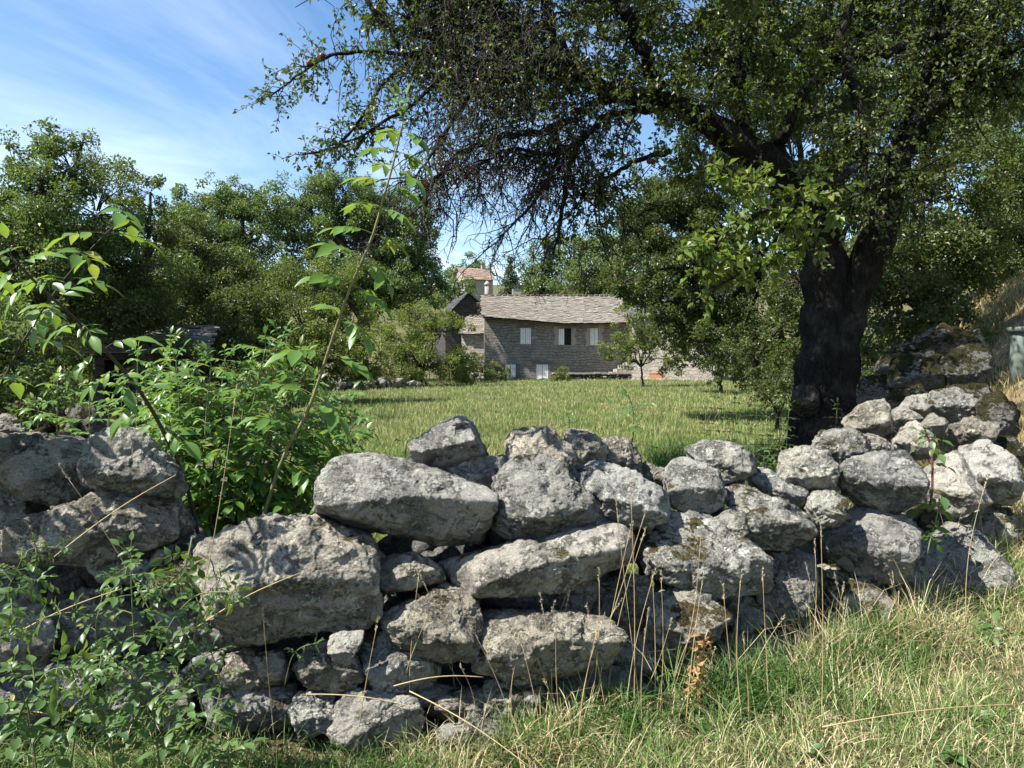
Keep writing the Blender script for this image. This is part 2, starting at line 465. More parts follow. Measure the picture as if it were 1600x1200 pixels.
# ------------------------------------------------------------------ ground
def axis(lo, hi, fine_lo, fine_hi, step):
    a = list(np.arange(fine_lo, fine_hi + 1e-6, step)); s = step
    x = fine_hi
    while x < hi: s *= 1.22; x += s; a.append(x)
    x = fine_lo; s = step
    while x > lo: s *= 1.22; x -= s; a.insert(0, x)
    return np.array(a)


gx = axis(-600, 600, -9, 14, 0.22); gy = axis(-60, 1200, 0.5, 24, 0.22)
XX, YY = np.meshgrid(gx, gy); ZZ = G(XX, YY)
nx, ny = len(gx), len(gy)
ii = (np.arange(ny - 1)[:, None] * nx + np.arange(nx - 1)[None, :]).ravel()
mg = NT('ground_soil')
gp = mg.n('ShaderNodeNewGeometry').outputs['Position']
n1 = mg.noise(gp, 0.5, 5, 0.6); n2 = mg.noise(gp, 9.0, 7, 0.7); n3 = mg.noise(gp, 55.0, 4, 0.7)
gc = mg.mix(mg.ramp(n2, 0.35, 0.65), (0.10, 0.12, 0.04), (0.26, 0.22, 0.11))
gc = mg.mix(mg.ramp(n1, 0.4, 0.6), gc, mg.mix(n2, (0.10, 0.13, 0.04), (0.16, 0.17, 0.06)))
gc = mg.mix(mg.ramp(n3, 0.35, 0.7), (0.06, 0.05, 0.03), gc)
mg.bsdf(gc, 0.95, mg.bump(mg.math('ADD', n2, mg.math('MULTIPLY', n3, .5)), 1.0, 0.05), 0.1)
g = MB(); g.add(np.stack([XX, YY, ZZ], -1).reshape(-1, 3), np.stack([ii, ii + 1, ii + nx + 1, ii + nx], -1))
tag(g.build('ground', mg.m), kind='structure')

# dry worn path climbing the bank on the right
mp = NT('path_dust')
gp = mp.n('ShaderNodeNewGeometry').outputs['Position']
n2 = mp.noise(gp, 5.0, 8, 0.7); n3 = mp.noise(gp, 40.0, 4, .7)
mp.bsdf(mp.mix(mp.ramp(n2, 0.35, 0.65), (0.24, 0.17, 0.095), (0.40, 0.31, 0.20)), 0.95, mp.bump(mp.math('ADD', n2, n3), 1.0, 0.05), 0.1)
ctl = np.array([(4.3, 0.6), (4.5, 2.8), (4.9, 5.2), (5.9, 7.6), (7.0, 9.6), (8.2, 11.2), (9.4, 12.8), (11.4, 14.2), (14.5, 15.5)])
tt = np.linspace(0, len(ctl) - 1, 90)
cx = np.interp(tt, range(len(ctl)), ctl[:, 0]); cy = np.interp(tt, range(len(ctl)), ctl[:, 1])
tx, ty = np.gradient(cx), np.gradient(cy); q = np.hypot(tx, ty)
ww = np.linspace(-1, 1, 9)[None, :] * (0.75 + 0.12 * np.sin(tt * 3))[:, None]
PX = cx[:, None] + ww * (ty / q)[:, None]; PY = cy[:, None] - ww * (tx / q)[:, None]
PZ = G(PX, PY) + 0.03 - 0.05 * (np.abs(np.linspace(-1, 1, 9)) ** 4)[None, :]
i2 = (np.arange(89)[:, None] * 9 + np.arange(8)[None, :]).ravel()
pm = MB(); pm.add(np.stack([PX, PY, PZ], -1).reshape(-1, 3), np.stack([i2, i2 + 1, i2 + 10, i2 + 9], -1))
tag(pm.build('path', mp.m), kind='structure')

# ------------------------------------------------------------------ boulders
_ico = {}


def ico(s):
    if s not in _ico:
        b = bmesh.new(); bmesh.ops.create_icosphere(b, subdivisions=s, radius=1.0)
        b.verts.ensure_lookup_table()
        _ico[s] = (np.array([v.co[:] for v in b.verts]), np.array([[v.index for v in f.verts] for f in b.faces])); b.free()
    return _ico[s]


def hull(p):
    p = sorted(map(tuple, p))

    def half(q):
        h = []
        for c in q:
            while len(h) > 1 and (h[-1][0] - h[-2][0]) * (c[1] - h[-2][1]) - (h[-1][1] - h[-2][1]) * (c[0] - h[-2][0]) <= 0: h.pop()
            h.append(c)
        return h
    a = half(p); b = half(p[::-1])
    return np.array(a[:-1] + b[:-1])


def rock_verts(dirs, N, D, p, size, r_, rough=1.0, lim=None):
    if lim is None: lim = size * 0.72
    """radial rock bounded by planes (N, D) with rounded edges, then broken up with noise"""
    c = np.maximum(dirs @ N.T, 0) / D[None, :]
    k = np.minimum((c ** p).sum(1) ** (-1.0 / p) * 1.05, 1.0 * lim)
    o = r_.uniform(-50, 50, 3)
    V = dirs * k[:, None]
    k = k * (1 + rough * (0.085 * perlin(V / size * 1.7 + o) + 0.05 * perlin(V / size * 4.1 + o + 9)))
    a = 1 - np.abs(perlin(V / size * 6.5 + o + 20)) * 2.2            # shallow ledges and cracks
    k = k + rough * size * (0.022 * a + 0.024 * np.tanh(7 * perlin(V / size * 2.6 + o + 31)) + 0.010 * np.tanh(8 * perlin(V / size * 6.0 + o + 37)))
    k = k + rough * (0.009 * perlin(V * 17 + o) + 0.008 * perlin(V * 34 + o + 4) + 0.006 * perlin(V * 75 + o + 8))
    return dirs * k[:, None]


XS = [-100, 0, 400, 800, 1200, 1450, 1590, 1700]
DB = [3.10, 3.12, 3.18, 3.33, 3.80, 4.35, 4.95, 5.4]
YB = [1150, 1145, 1145, 1140, 1060, 990, 950, 930]


def D_at(x, y):
    d = np.interp(x, XS, DB); yb = np.interp(x, XS, YB)
    d += 0.50 * min(1.2, max(0, (yb - y) / 450.0))
    d += max(0, 730 - y) / 100.0 * 1.0 * min(1, max(0, (x - 1180) / 120.0))
    return d


def boulder(poly, d, thick=1.0, tilt=0.35, p=9, mat='stone', seed=0, sub=6, rough=1.0):
    poly = np.array(poly, float)
    c2 = 0.5 * (poly.max(0) + poly.min(0)) * 0.4 + poly.mean(0) * 0.6
    r_ = np.random.default_rng(seed * 131 + 7)
    c = P(c2[0], c2[1], d)
    n = unit(CAM - c); a = unit(np.cross([0, 0, 1.0], n)); b = np.cross(n, a)
    q = []
    for x, y in poly:
        dr = P(x, y, 1.0) - CAM
        t = ((c - CAM) @ n) / (dr @ n)
        w_ = CAM + dr * t - c
        q.append((w_ @ a, w_ @ b))
    q = hull(q) * 1.06
    ext = q.max(0) - q.min(0)
    size = math.sqrt(ext[0] * ext[1])
    T = 0.42 * size * thick
    c = c - n * T * 0.8
    N, D = [], []
    m = len(q)
    for i in range(m):
        e = q[(i + 1) % m] - q[i]
        L_ = np.hypot(*e)
        nn = np.array([e[1], -e[0]]) / (L_ + 1e-9)
        h = nn @ q[i]
        s = r_.uniform(-0.12, 0.22)
        v = unit(nn[0] * a + nn[1] * b + s * n)
        N.append(v); D.append(max(0.03, h) / math.sqrt(1 + s * s))
    for j in range(2 if p < 8 else 3):                                    # the face towards us, leaning back
        v = unit(n + b * (tilt * 1.3 + .28 + r_.uniform(-.16, .22)) + a * r_.uniform(-.38, .30))
        N.append(v); D.append(T * r_.uniform(0.86, 1.08))
    N.append(unit(n * 0.9 - b * r_.uniform(.5, 1.0) + a * r_.uniform(-.4, .4))); D.append(0.5 * (T + 0.5 * ext[1]) * r_.uniform(.85, 1.0))
    N.append(unit(n * 0.7 + b * r_.uniform(.5, 1.0) + a * r_.uniform(-.4, .4))); D.append(0.5 * (T + 0.5 * ext[1]) * r_.uniform(.85, 1.05))
    N.append(-n); D.append(T)
    N.append(unit(-n + b * r_.uniform(-.5, .5))); D.append(T * 1.05)
    N = np.array(N); D = np.array(D)
    dirs, F_ = ico(sub)
    d4 = ico(4)[0]                                                        # broken facets knocked off the corners
    kk = ((np.maximum(d4 @ N.T, 0) / D[None, :]) ** 14).sum(1) ** (-1 / 14.)
    base_ = d4 * np.minimum(kk, 0.62 * math.hypot(*ext))[:, None]
    ex = []
    for _ in range(2 if p < 8 else (5 if p < 14 else 1)):
        v = unit(n * r_.uniform(-.1, 1.0) + a * r_.normal() * .9 + b * r_.normal() * .8)
        ex.append((v, (base_ @ v).max() * r_.uniform(.88, .985)))
    N = np.concatenate([N, [e[0] for e in ex]]); D = np.concatenate([D, [e[1] for e in ex]])
    V = rock_verts(dirs, N, D, p * 2.1, size, r_, rough, 0.62 * math.hypot(*ext))
    return c, V, F_


LAB = []

# every boulder of the near wall: outline, depth offset, thickness, lean of its face, edge sharpness, stone, description
G_ = 'boulders piled in the dry stone wall'
STONES = [
 ([(525,725),(560,712),(640,728),(720,752),(768,780),(765,800),(745,850),(690,850),(600,830),(535,812),(505,800),(510,760)],-.10,.75,.55,16,'stone_clean','broad pale grey slab tilted down to the right, elder leaf shadows on its left end'),
 ([(643,705),(650,690),(700,660),(722,652),(735,665),(752,708),(740,715),(690,732),(650,735)],.16,.9,.5,14,'stone_clean','wedge shaped pale block standing alone on top of the tilted slab'),
 ([(690,735),(720,722),(790,712),(800,730),(790,765),(760,775),(740,760)],.24,.9,.2,12,'stone','low flat shaded stone wedged between the tilted slab and the tall speckled boulder'),
 ([(795,690),(815,672),(850,670),(880,690),(892,725),(880,745),(850,760),(800,740)],.16,.9,.4,9,'stone','rounded speckled cap stone on the big brown-mossed boulder'),
 ([(775,775),(790,735),(815,712),(850,705),(880,730),(930,790),(945,830),(930,835),(860,840),(790,845),(770,820)],-.05,.8,.42,11,'stone','big trapezoid boulder with brown moss clumps at its lower left corner'),
 ([(880,690),(895,675),(915,675),(945,695),(945,725),(920,732),(885,725)],.22,.9,.4,8,'stone_lichen','small knobbly top stone, left one of the pair beside the rounded cap stone'),
 ([(930,690),(955,682),(985,692),(1000,718),(995,738),(960,740),(940,725)],.26,.9,.3,9,'stone','small angular top stone, right one of the pair beside the rounded cap stone'),
 ([(885,735),(930,725),(985,740),(1030,765),(1040,800),(1020,818),(950,825),(935,800),(900,755)],.02,.8,.4,10,'stone','long wedge stone sloping right from the big trapezoid boulder, moss on its end'),
 ([(985,735),(1010,725),(1045,740),(1050,768),(1015,760)],.30,.9,.2,10,'stone','thin dark stone tucked behind the wedge stone in a gap of the wall top'),
 ([(1078,705),(1100,692),(1140,695),(1175,715),(1180,730),(1160,750),(1125,755),(1090,738)],.18,.9,.5,10,'stone_lichen','rounded buff stone set highest in the middle dip of the wall top'),
 ([(1040,745),(1055,725),(1085,723),(1118,735),(1130,770),(1128,790),(1095,810),(1050,785)],.05,.85,.7,15,'stone_clean','cube shaped pale stone with a flat sunlit top below the rounded buff stone'),
 ([(1130,765),(1150,755),(1200,775),(1240,795),(1265,820),(1262,840),(1240,852),(1190,855),(1165,835),(1150,810)],-.02,.8,.5,10,'stone_lichen','long stone pitted with white lichen, pointing down right beside a small pale wedge'),
 ([(1115,815),(1135,795),(1165,810),(1168,832),(1140,848),(1120,838)],-.02,.9,.5,12,'stone_clean','small pale wedge stuck above the large mossy boulder'),
 ([(1008,855),(1030,815),(1065,802),(1100,815),(1130,835),(1160,845),(1195,875),(1205,910),(1190,925),(1120,930),(1060,920),(1020,895)],-.10,.8,.38,9,'stone_moss','large lichen crusted boulder with dark moss cushions along its right shoulder'),
 ([(1190,870),(1230,855),(1265,880),(1272,930),(1250,962),(1200,962),(1180,945),(1178,900)],.08,.8,.1,9,'stone','upright shaded stone with one white lichen spot right of the large mossy boulder'),
 ([(1170,728),(1200,735),(1255,765),(1250,800),(1200,780),(1175,756)],.22,.9,.6,12,'stone_clean','flat slanting slab partly in shade behind the lichen pitted long stone'),
 ([(1215,745),(1225,712),(1255,698),(1290,710),(1308,735),(1305,765),(1275,775),(1230,770)],.05,.9,.4,8,'stone_lichen','blocky grey white stone left of the smooth round boulder'),
 ([(1265,712),(1285,680),(1320,670),(1350,685),(1358,715),(1335,738),(1300,728)],.12,.9,.4,9,'stone_moss','moss topped stone under the smooth grey dome stone'),
 ([(1335,690),(1360,680),(1385,690),(1398,712),(1365,722)],.2,.9,.5,9,'stone_pale','half hidden bleached stone between the mossy stone and the smooth round boulder'),
 ([(1312,740),(1330,720),(1370,708),(1420,715),(1445,745),(1440,775),(1410,795),(1360,790),(1325,775)],-.25,.85,.45,6,'stone','smooth rounded boulder jutting out high on the right of the wall'),
 ([(1262,790),(1272,772),(1300,768),(1320,780),(1322,805),(1300,822),(1275,815)],-.14,.9,.4,6,'stone_lichen','fist shaped round stone resting on the big pale boulder'),
 ([(1225,775),(1250,765),(1285,770),(1275,800),(1262,815),(1240,795)],.12,.9,.4,10,'stone_clean','small stone filling the gap left of the fist shaped round stone'),
 ([(1282,835),(1320,805),(1345,792),(1400,808),(1435,830),(1432,870),(1400,910),(1360,905),(1310,880)],-.12,.85,.5,8,'stone_clean','big pale boulder with a sunlit curved top under the smooth rounded boulder'),
 ([(1320,660),(1345,635),(1385,628),(1392,650),(1390,690),(1360,680),(1325,670)],.10,.9,.4,8,'stone_clean','smooth blue grey dome stone on the skyline of the wall near the tree trunk'),
 ([(1388,645),(1415,636),(1440,655),(1436,675),(1400,672)],.35,.9,.5,10,'stone_pale','flat bleached stone right of the blue grey dome stone'),
 ([(1440,660),(1460,648),(1480,660),(1475,676),(1448,678)],.20,.9,.5,9,'stone_pale','small white lump in front of the olive moss capped stone'),
 ([(1445,632),(1460,612),(1500,608),(1525,625),(1528,655),(1490,662),(1460,650)],.45,.9,.4,8,'stone_moss','olive moss capped stone with white face at the far right wall top'),
 ([(1405,640),(1420,622),(1448,618),(1452,645),(1425,652)],.55,.9,.5,9,'stone_pale','bleached stone in the notch left of the olive moss capped stone'),
 ([(1395,690),(1430,660),(1455,680),(1450,712),(1405,715)],.12,.9,.5,9,'stone_pale','pale stone behind the top leaves of the red stemmed bramble'),
 ([(1480,668),(1520,655),(1555,665),(1545,695),(1490,695)],.1,.9,.4,9,'stone','shadowed stone between the moss capped stone and the white slab at the wall end'),
 ([(1505,700),(1550,690),(1585,720),(1595,760),(1575,785),(1530,783),(1505,750)],-.10,.85,.6,9,'stone_pale','large whitish boulder at the right end of the wall top'),
 ([(1440,745),(1490,712),(1515,760),(1542,785),(1495,802),(1445,785)],-.04,.7,.6,14,'stone_pale','slab behind the red bramble stem carrying the bramble shadow'),
 ([(1395,930),(1410,880),(1440,850),(1500,812),(1545,850),(1575,890),(1580,930),(1540,955),(1470,960),(1420,955)],-.15,.8,.4,9,'stone_clean','huge boulder at the foot of the right end of the wall'),
 ([(1490,802),(1530,778),(1580,800),(1595,850),(1565,875),(1520,830)],.05,.9,.5,9,'stone_lichen','patchy lichen stone above the huge boulder at the right end'),
 ([(1570,870),(1600,850),(1640,880),(1640,940),(1585,930)],.05,.9,.4,9,'stone_pale','stone cut off by the right edge of the picture beside the huge boulder'),
 ([(1280,890),(1320,893),(1385,935),(1397,975),(1350,1008),(1300,1005),(1268,965)],.0,.8,.15,9,'stone_moss','dark boulder with a brown moss ridge below the big pale boulder'),
 ([(315,850),(350,835),(430,825),(500,805),(540,820),(580,860),(602,910),(597,935),(560,970),(470,985),(400,1005),(375,990),(330,950),(308,890)],-.16,.8,.42,8,'stone','biggest rough dark lichened boulder of the wall, left of centre'),
 ([(588,887),(610,872),(650,868),(682,885),(692,905),(660,917),(603,924)],-.02,.9,.4,12,'stone_clean','small hexagonal stone between the biggest rough boulder and the long curved slab'),
 ([(690,875),(740,862),(830,855),(920,852),(950,822),(982,840),(977,880),(930,902),(870,922),(800,932),(740,927),(705,902)],-.12,.7,.42,9,'stone_clean','long curved slab lying level mid wall with a knob at its right end'),
 ([(600,962),(630,945),(690,920),(735,932),(750,975),(732,1020),(692,1035),(640,1012),(606,987)],-.06,.85,.42,7,'stone_lichen','rounded boulder with rust brown lichen below the hexagonal stone'),
 ([(465,1042),(485,1010),(520,1002),(545,1010),(562,1045),(555,1072),(520,1078),(480,1072)],-.02,.85,.35,11,'stone','angular stone low in the wall with a pale shard leaning on it'),
 ([(516,988),(568,984),(560,1010),(545,1038),(526,1032),(514,1015)],-.16,.5,.4,16,'stone_pale','thin pale shard leaning under the biggest rough boulder'),
 ([(560,998),(600,986),(640,1010),(682,1040),(672,1075),(612,1092),(588,1087),(560,1040)],.0,.85,.3,12,'stone_lichen','split faced block with a sunlit left side below the rust brown boulder'),
 ([(735,1000),(745,965),(790,955),(880,958),(950,968),(964,1000),(942,1037),(880,1052),(780,1062),(738,1052)],-.14,.8,.45,10,'stone_lichen','wide boulder furred with pale green lichen below the long curved slab'),
 ([(520,1120),(525,1087),(580,1078),(640,1095),(662,1130),(640,1162),(560,1172),(525,1152)],-.06,.85,.4,10,'stone','dappled base stone half sunk in grass, under the split faced block'),
 ([(455,1112),(468,1078),(520,1083),(518,1137),(470,1152)],.02,.85,.25,10,'stone','upright base stone in shade left of the dappled base stone'),
 ([(668,1110),(690,1087),(750,1080),(772,1110),(740,1132)],.06,.9,.3,10,'stone','low dark base stone behind crossing grass stalks'),
 ([(755,1072),(800,1062),(842,1075),(847,1112),(790,1127),(758,1112)],.0,.9,.4,10,'stone_lichen','pale spotted base stone under the green lichened boulder'),
 ([(340,1062),(355,1025),(400,1015),(442,1020),(445,1062),(390,1082)],.06,.85,.3,10,'stone','squarish stone under the left bottom corner of the biggest rough boulder'),
 ([(290,1047),(310,1025),(348,1018),(348,1045),(310,1062)],.04,.9,.4,10,'stone_clean','small sharp stone among bramble leaves left of the squarish stone'),
 ([(685,1140),(740,1122),(795,1132),(780,1165),(700,1168)],-.10,.9,.5,8,'stone','flat stone lying in the grass before the wall foot'),
 ([(918,935),(960,900),(1012,905),(1022,960),(990,982),(938,975)],.16,.85,.1,9,'stone','recessed dark stone behind the tall straw stalks'),
 ([(1013,990),(1018,930),(1060,918),(1112,935),(1147,965),(1120,990),(1050,1027),(1018,1022)],-.06,.8,.45,10,'stone_lichen','beak shaped white crusted stone pointing right under the large mossy boulder'),
 ([(1098,950),(1150,925),(1205,955),(1200,982),(1145,992)],.16,.9,.1,10,'stone','shaded stone in the recess right of the beak shaped stone'),
 ([(1100,1015),(1150,988),(1222,1000),(1235,1060),(1165,1085),(1108,1065)],.12,.85,.1,10,'stone','dark base boulder behind the arching green grass tuft'),
 ([(1030,1060),(1060,1030),(1110,1030),(1165,1085),(1140,1110),(1060,1110)],.06,.85,.2,11,'stone','slanting base stone behind the curled brown dock'),
 ([(1215,985),(1270,970),(1305,1010),(1310,1045),(1260,1062),(1220,1045)],.12,.9,.1,9,'stone','shaded base stone between the dark boulder and the moss ridged boulder'),
 ([(1320,1020),(1400,975),(1475,962),(1480,990),(1400,1030),(1340,1040)],.08,.9,.2,9,'stone','long low base stone under the huge boulder, half covered by grass'),
 ([(840,1092),(880,1058),(960,1048),(1012,1070),(1005,1112),(900,1122)],.10,.85,.2,9,'stone','dark base stone behind the straw stalks under the green lichened boulder'),
 ([(962,985),(1010,978),(1022,1040),(985,1062),(958,1030)],.16,.85,.1,9,'stone','narrow dark stone between the green lichened boulder and the beak shaped stone'),
 ([(590,1092),(660,1072),(722,1075),(725,1095),(665,1105),(615,1108)],.10,.9,.2,9,'stone','dark filler stone under the rust brown boulder'),
 ([(745,935),(800,932),(880,925),(935,905),(920,962),(790,960)],.20,.8,.0,9,'stone','dark stone in the slot between the long curved slab and the green lichened boulder'),
 ([(5,740),(20,710),(60,692),(110,690),(152,720),(157,760),(110,785),(50,782),(13,765)],.03,.85,.2,6,'stone_clean','rounded shaded boulder at the upper left with a pale nose on its right'),
 ([(123,732),(140,690),(180,676),(222,685),(267,720),(282,750),(277,772),(230,767),(170,767),(128,754)],-.13,.8,.15,9,'stone','shaded boulder tapering right beside the rounded upper left boulder'),
 ([(-40,705),(0,680),(60,680),(135,688),(125,712),(20,718),(-40,750)],.22,.8,.3,10,'stone','flat capping slab behind the rounded upper left boulder'),
 ([(-25,668),(10,648),(42,672),(25,690),(-22,690)],.55,.9,.6,9,'stone_pale','sunlit stone at the left picture edge on top of the flat capping slab'),
 ([(15,822),(80,798),(160,772),(252,766),(288,790),(297,830),(240,852),(170,872),(100,882),(25,872)],-.12,.8,.2,12,'stone','long dark shaded block with a bright ledge along its top left'),
 ([(-40,780),(10,758),(42,788),(42,832),(0,845),(-40,835)],.04,.85,.3,9,'stone_clean','stone at the left picture edge above the end of the long shaded block'),
 ([(-40,870),(32,868),(40,900),(32,945),(0,962),(-40,945)],.04,.85,.2,9,'stone','dark stone at the left picture edge below the long shaded block'),
 ([(34,880),(58,873),(62,952),(34,962)],-.02,.9,.3,14,'stone_pale','narrow upright sunlit stone at the lower left'),
 ([(-40,985),(20,940),(62,947),(84,1002),(62,1062),(0,1065),(-40,1035)],-.06,.85,.35,8,'stone_clean','dappled pale boulder at the left picture edge among brambles'),
 ([(228,902),(250,865),(290,855),(312,890),(300,945),(240,952)],.02,.85,.25,10,'stone_moss','green moss topped stone at the gap left of the biggest rough boulder'),
 ([(138,887),(190,870),(242,877),(232,908),(160,908)],.02,.9,.5,10,'stone_clean','thin sunlit stone under the long shaded block behind the bramble tip'),
 ([(68,1047),(120,1028),(152,1060),(142,1103),(80,1105)],-.08,.85,.4,9,'stone_clean','pale dappled stone among bramble leaves at the lower left'),
 ([(70,950),(140,925),(225,950),(232,1020),(140,1035),(88,1012)],.10,.85,.1,9,'stone','deeply shaded boulder behind the tall bramble stem'),
 ([(245,955),(305,945),(345,960),(390,1000),(350,1025),(280,1020)],.12,.85,.15,9,'stone','dark stone under the left end of the biggest rough boulder'),
 ([(305,1065),(380,1080),(460,1072),(455,1135),(340,1140)],.10,.9,.1,9,'stone','dark base stone in the shade under the squarish stone'),
 ([(145,1052),(230,1030),(300,1062),(292,1135),(165,1140)],.06,.9,.2,9,'stone','dark base stone behind the bramble clump'),
 ([(-40,1065),(62,1062),(85,1130),(40,1150),(-40,1145)],.0,.9,.3,9,'stone','base stone at the lower left corner behind leaves'),
]
for k, (poly, off, th, tl, pr, mt, lab) in enumerate(STONES):
    pc = np.array(poly, float)
    ar = np.ptp(pc[:, 0]) * np.ptp(pc[:, 1])
    c, V, Fc = boulder(poly, D_at(pc[:, 0].mean(), pc[:, 1].mean()) + off, th, tl, pr, mt, seed=k, sub=7 if ar > 16000 else 6, rough=.72 if mt in ('stone_clean', 'stone_pale') else 1.0)
    mb = MB(); mb.add(V + c, Fc)
    o = mb.build('boulder', M[mt], origin=c)
    tag(o, lab, 'stone', G_)

# inner packing of the wall, seen only in the gaps
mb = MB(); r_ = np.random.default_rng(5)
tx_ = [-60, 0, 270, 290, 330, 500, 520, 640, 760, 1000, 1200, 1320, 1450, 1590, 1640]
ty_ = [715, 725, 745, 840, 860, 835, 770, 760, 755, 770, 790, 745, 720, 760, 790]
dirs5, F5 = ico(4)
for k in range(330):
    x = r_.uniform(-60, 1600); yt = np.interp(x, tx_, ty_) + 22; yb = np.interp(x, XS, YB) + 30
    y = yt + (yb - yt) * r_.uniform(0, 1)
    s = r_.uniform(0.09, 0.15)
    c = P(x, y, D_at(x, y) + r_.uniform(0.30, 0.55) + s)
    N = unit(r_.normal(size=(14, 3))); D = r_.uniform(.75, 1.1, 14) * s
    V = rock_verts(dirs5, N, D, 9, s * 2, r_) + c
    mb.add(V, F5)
tag(mb.build('rubble', M['rubble']), kind='stuff', label='packing stones darkened for shade, filling the gaps inside the wall')

# mossy continuation of the wall beside the trunk, further up the bank
MW = [
 ([(1385,600),(1400,560),(1450,548),(1482,562),(1475,602),(1425,615)],7.0),([(1468,562),(1500,540),(1540,545),(1550,575),(1540,612),(1488,605)],6.8),
 ([(1478,605),(1540,602),(1556,640),(1510,655),(1480,640)],6.3),([(1528,625),(1562,612),(1588,648),(1582,690),(1540,690)],5.9),
 ([(1385,640),(1395,612),(1440,602),(1455,622),(1410,642)],6.7),([(1425,530),(1470,508),(1512,520),(1512,548),(1450,556)],7.6),
 ([(1340,620),(1350,590),(1388,582),(1402,640),(1350,652)],7.3),([(1500,528),(1528,515),(1542,545),(1510,552)],7.5),
 ([(1545,690),(1585,680),(1600,720),(1560,735)],5.6),([(1365,585),(1385,545),(1425,535),(1440,560),(1400,590)],7.8),
]
c0 = P(1470, 640, 6.8)
mw = thing('mossy_wall', 'ruined wall of shade-darkened stones under thick yellow green moss beside the old tree trunk', 'wall', c0)
for k, (poly, d) in enumerate(MW):
    c, V, Fc = boulder(np.array(poly, float).mean(0) + (np.array(poly, float) - np.array(poly, float).mean(0)) * .93, d, .85, .3, 11, 'stone_green', seed=300 + k, sub=6, rough=1.0)
    mb = MB(); mb.add(V + c, Fc); mb.build('mossy_stone', M['stone_green'], mw)

# ------------------------------------------------------------------ houses
M['masonry'] = mat_masonry('house_rubble_masonry', (0.38, 0.34, 0.285), (0.27, 0.245, 0.21), (0.17, 0.155, 0.13))
M['masonry_pale'] = mat_masonry('pale_masonry', (0.55, 0.50, 0.42), (0.40, 0.36, 0.30), (0.36, 0.32, 0.27), 0.5, 0.24)
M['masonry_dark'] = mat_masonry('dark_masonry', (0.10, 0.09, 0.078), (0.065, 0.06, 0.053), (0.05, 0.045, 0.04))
M['slate'] = mat_island('stone_slate', (0.19, 0.165, 0.135), (0.31, 0.275, 0.235), 0.9, 18.0)
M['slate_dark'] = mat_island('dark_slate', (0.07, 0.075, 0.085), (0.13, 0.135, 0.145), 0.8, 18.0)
M['slate_shed'] = mat_island('weathered_slate', (0.15, 0.14, 0.125), (0.26, 0.245, 0.22), 0.9, 18.0)
M['tile_red'] = mat_island('clay_tile', (0.30, 0.19, 0.14), (0.40, 0.30, 0.24), 0.85, 10.0)
M['white'] = mat_plain('white_paint', (0.80, 0.80, 0.78), 0.55, 0.10, 6)
M['dark_in'] = mat_plain('dark_room', (0.02, 0.02, 0.02), 0.9, 0.2, 5)  # near-black panel colour standing in for unlit rooms behind openings
M['wood_dark'] = mat_plain('dark_timber', (0.10, 0.075, 0.05), 0.8, 0.4, 15)
M['surround'] = mat_plain('dressed_stone', (0.36, 0.33, 0.28), 0.9, 0.3, 14)
M['surround_dark'] = mat_plain('brown_lintel', (0.16, 0.135, 0.11), 0.9, 0.3, 14)
M['terracotta'] = mat_plain('terracotta', (0.50, 0.20, 0.09), 0.8, 0.25, 14)
M['post_green'] = mat_plain('grey_green_post', (0.11, 0.135, 0.11), 0.7, 0.3, 20)
Z3 = np.array([0, 0, 1.0])


class Frame:
    """a building's own axes: u to the right along the front, n out of the front, z up"""
    def __init__(self, corner, deg):
        a = math.radians(deg)
        self.o = np.array(corner, float); self.u = np.array([math.cos(a), -math.sin(a), 0]); self.n = np.array([-math.sin(a), -math.cos(a), 0])
        self.rz = -a

    def __call__(self, u, n, z): return self.o + self.u * u + self.n * n + Z3 * z


def hroot(name, label, cat, fr, group=None):
    r = thing(name, label, cat, fr.o, group); return r


def hbuild(mb, name, mat, parent, fr, smooth=False):
    """mesh in the building's axes so that the masonry courses follow its walls"""
    V = np.concatenate(mb.V)
    if parent.get('_rz') is None: pass
    o = mb.build(name, mat, parent, smooth)
    return o


def panel(mb, fr, u0, u1, z0, ztop, holes, depth=0.18, n=0.0):
    """front wall with real openings; ztop(u) gives the wall head"""
    us = sorted({u0, u1, *[h[0] for h in holes], *[h[1] for h in holes], *np.linspace(u0, u1, 9)[1:-1]})
    for a, b in zip(us[:-1], us[1:]):
        hs = sorted([(h[2], h[3]) for h in holes if h[0] <= a + 1e-6 and h[1] >= b - 1e-6])
        z = z0
        segs = []
        for lo, hi in hs: segs.append((z, lo)); z = hi
        for lo, hi in segs: mb.add([fr(a, n, lo), fr(b, n, lo), fr(b, n, hi), fr(a, n, hi)], [[0, 1, 2, 3]])
        mb.add([fr(a, n, z), fr(b, n, z), fr(b, n, ztop(b)), fr(a, n, ztop(a))], [[0, 1, 2, 3]])
    for a, b, lo, hi in holes:
        q = [(a, lo), (b, lo), (b, hi), (a, hi)]
        for i in range(4):
            (ua, za), (ub, zb) = q[i], q[(i + 1) % 4]
            mb.add([fr(ua, n, za), fr(ub, n, zb), fr(ub, n - depth, zb), fr(ua, n - depth, za)], [[0, 3, 2, 1]])


def boards(fr, u0, u1, z0, z1, n, k, t=0.02):
    mb = MB(); w_ = (u1 - u0) / k
    for i in range(k):
        mb.box(fr(u0 + w_ * (i + .5), n, (z0 + z1) / 2), fr.u, fr.n, Z3, w_ / 2 - 0.008, t, (z1 - z0) / 2)
    for z in (z0 + 0.18 * (z1 - z0), z1 - 0.18 * (z1 - z0)):
        mb.box(fr((u0 + u1) / 2, n + t + 0.012, z), fr.u, fr.n, Z3, (u1 - u0) / 2 - 0.03, 0.012, 0.045)
    return mb


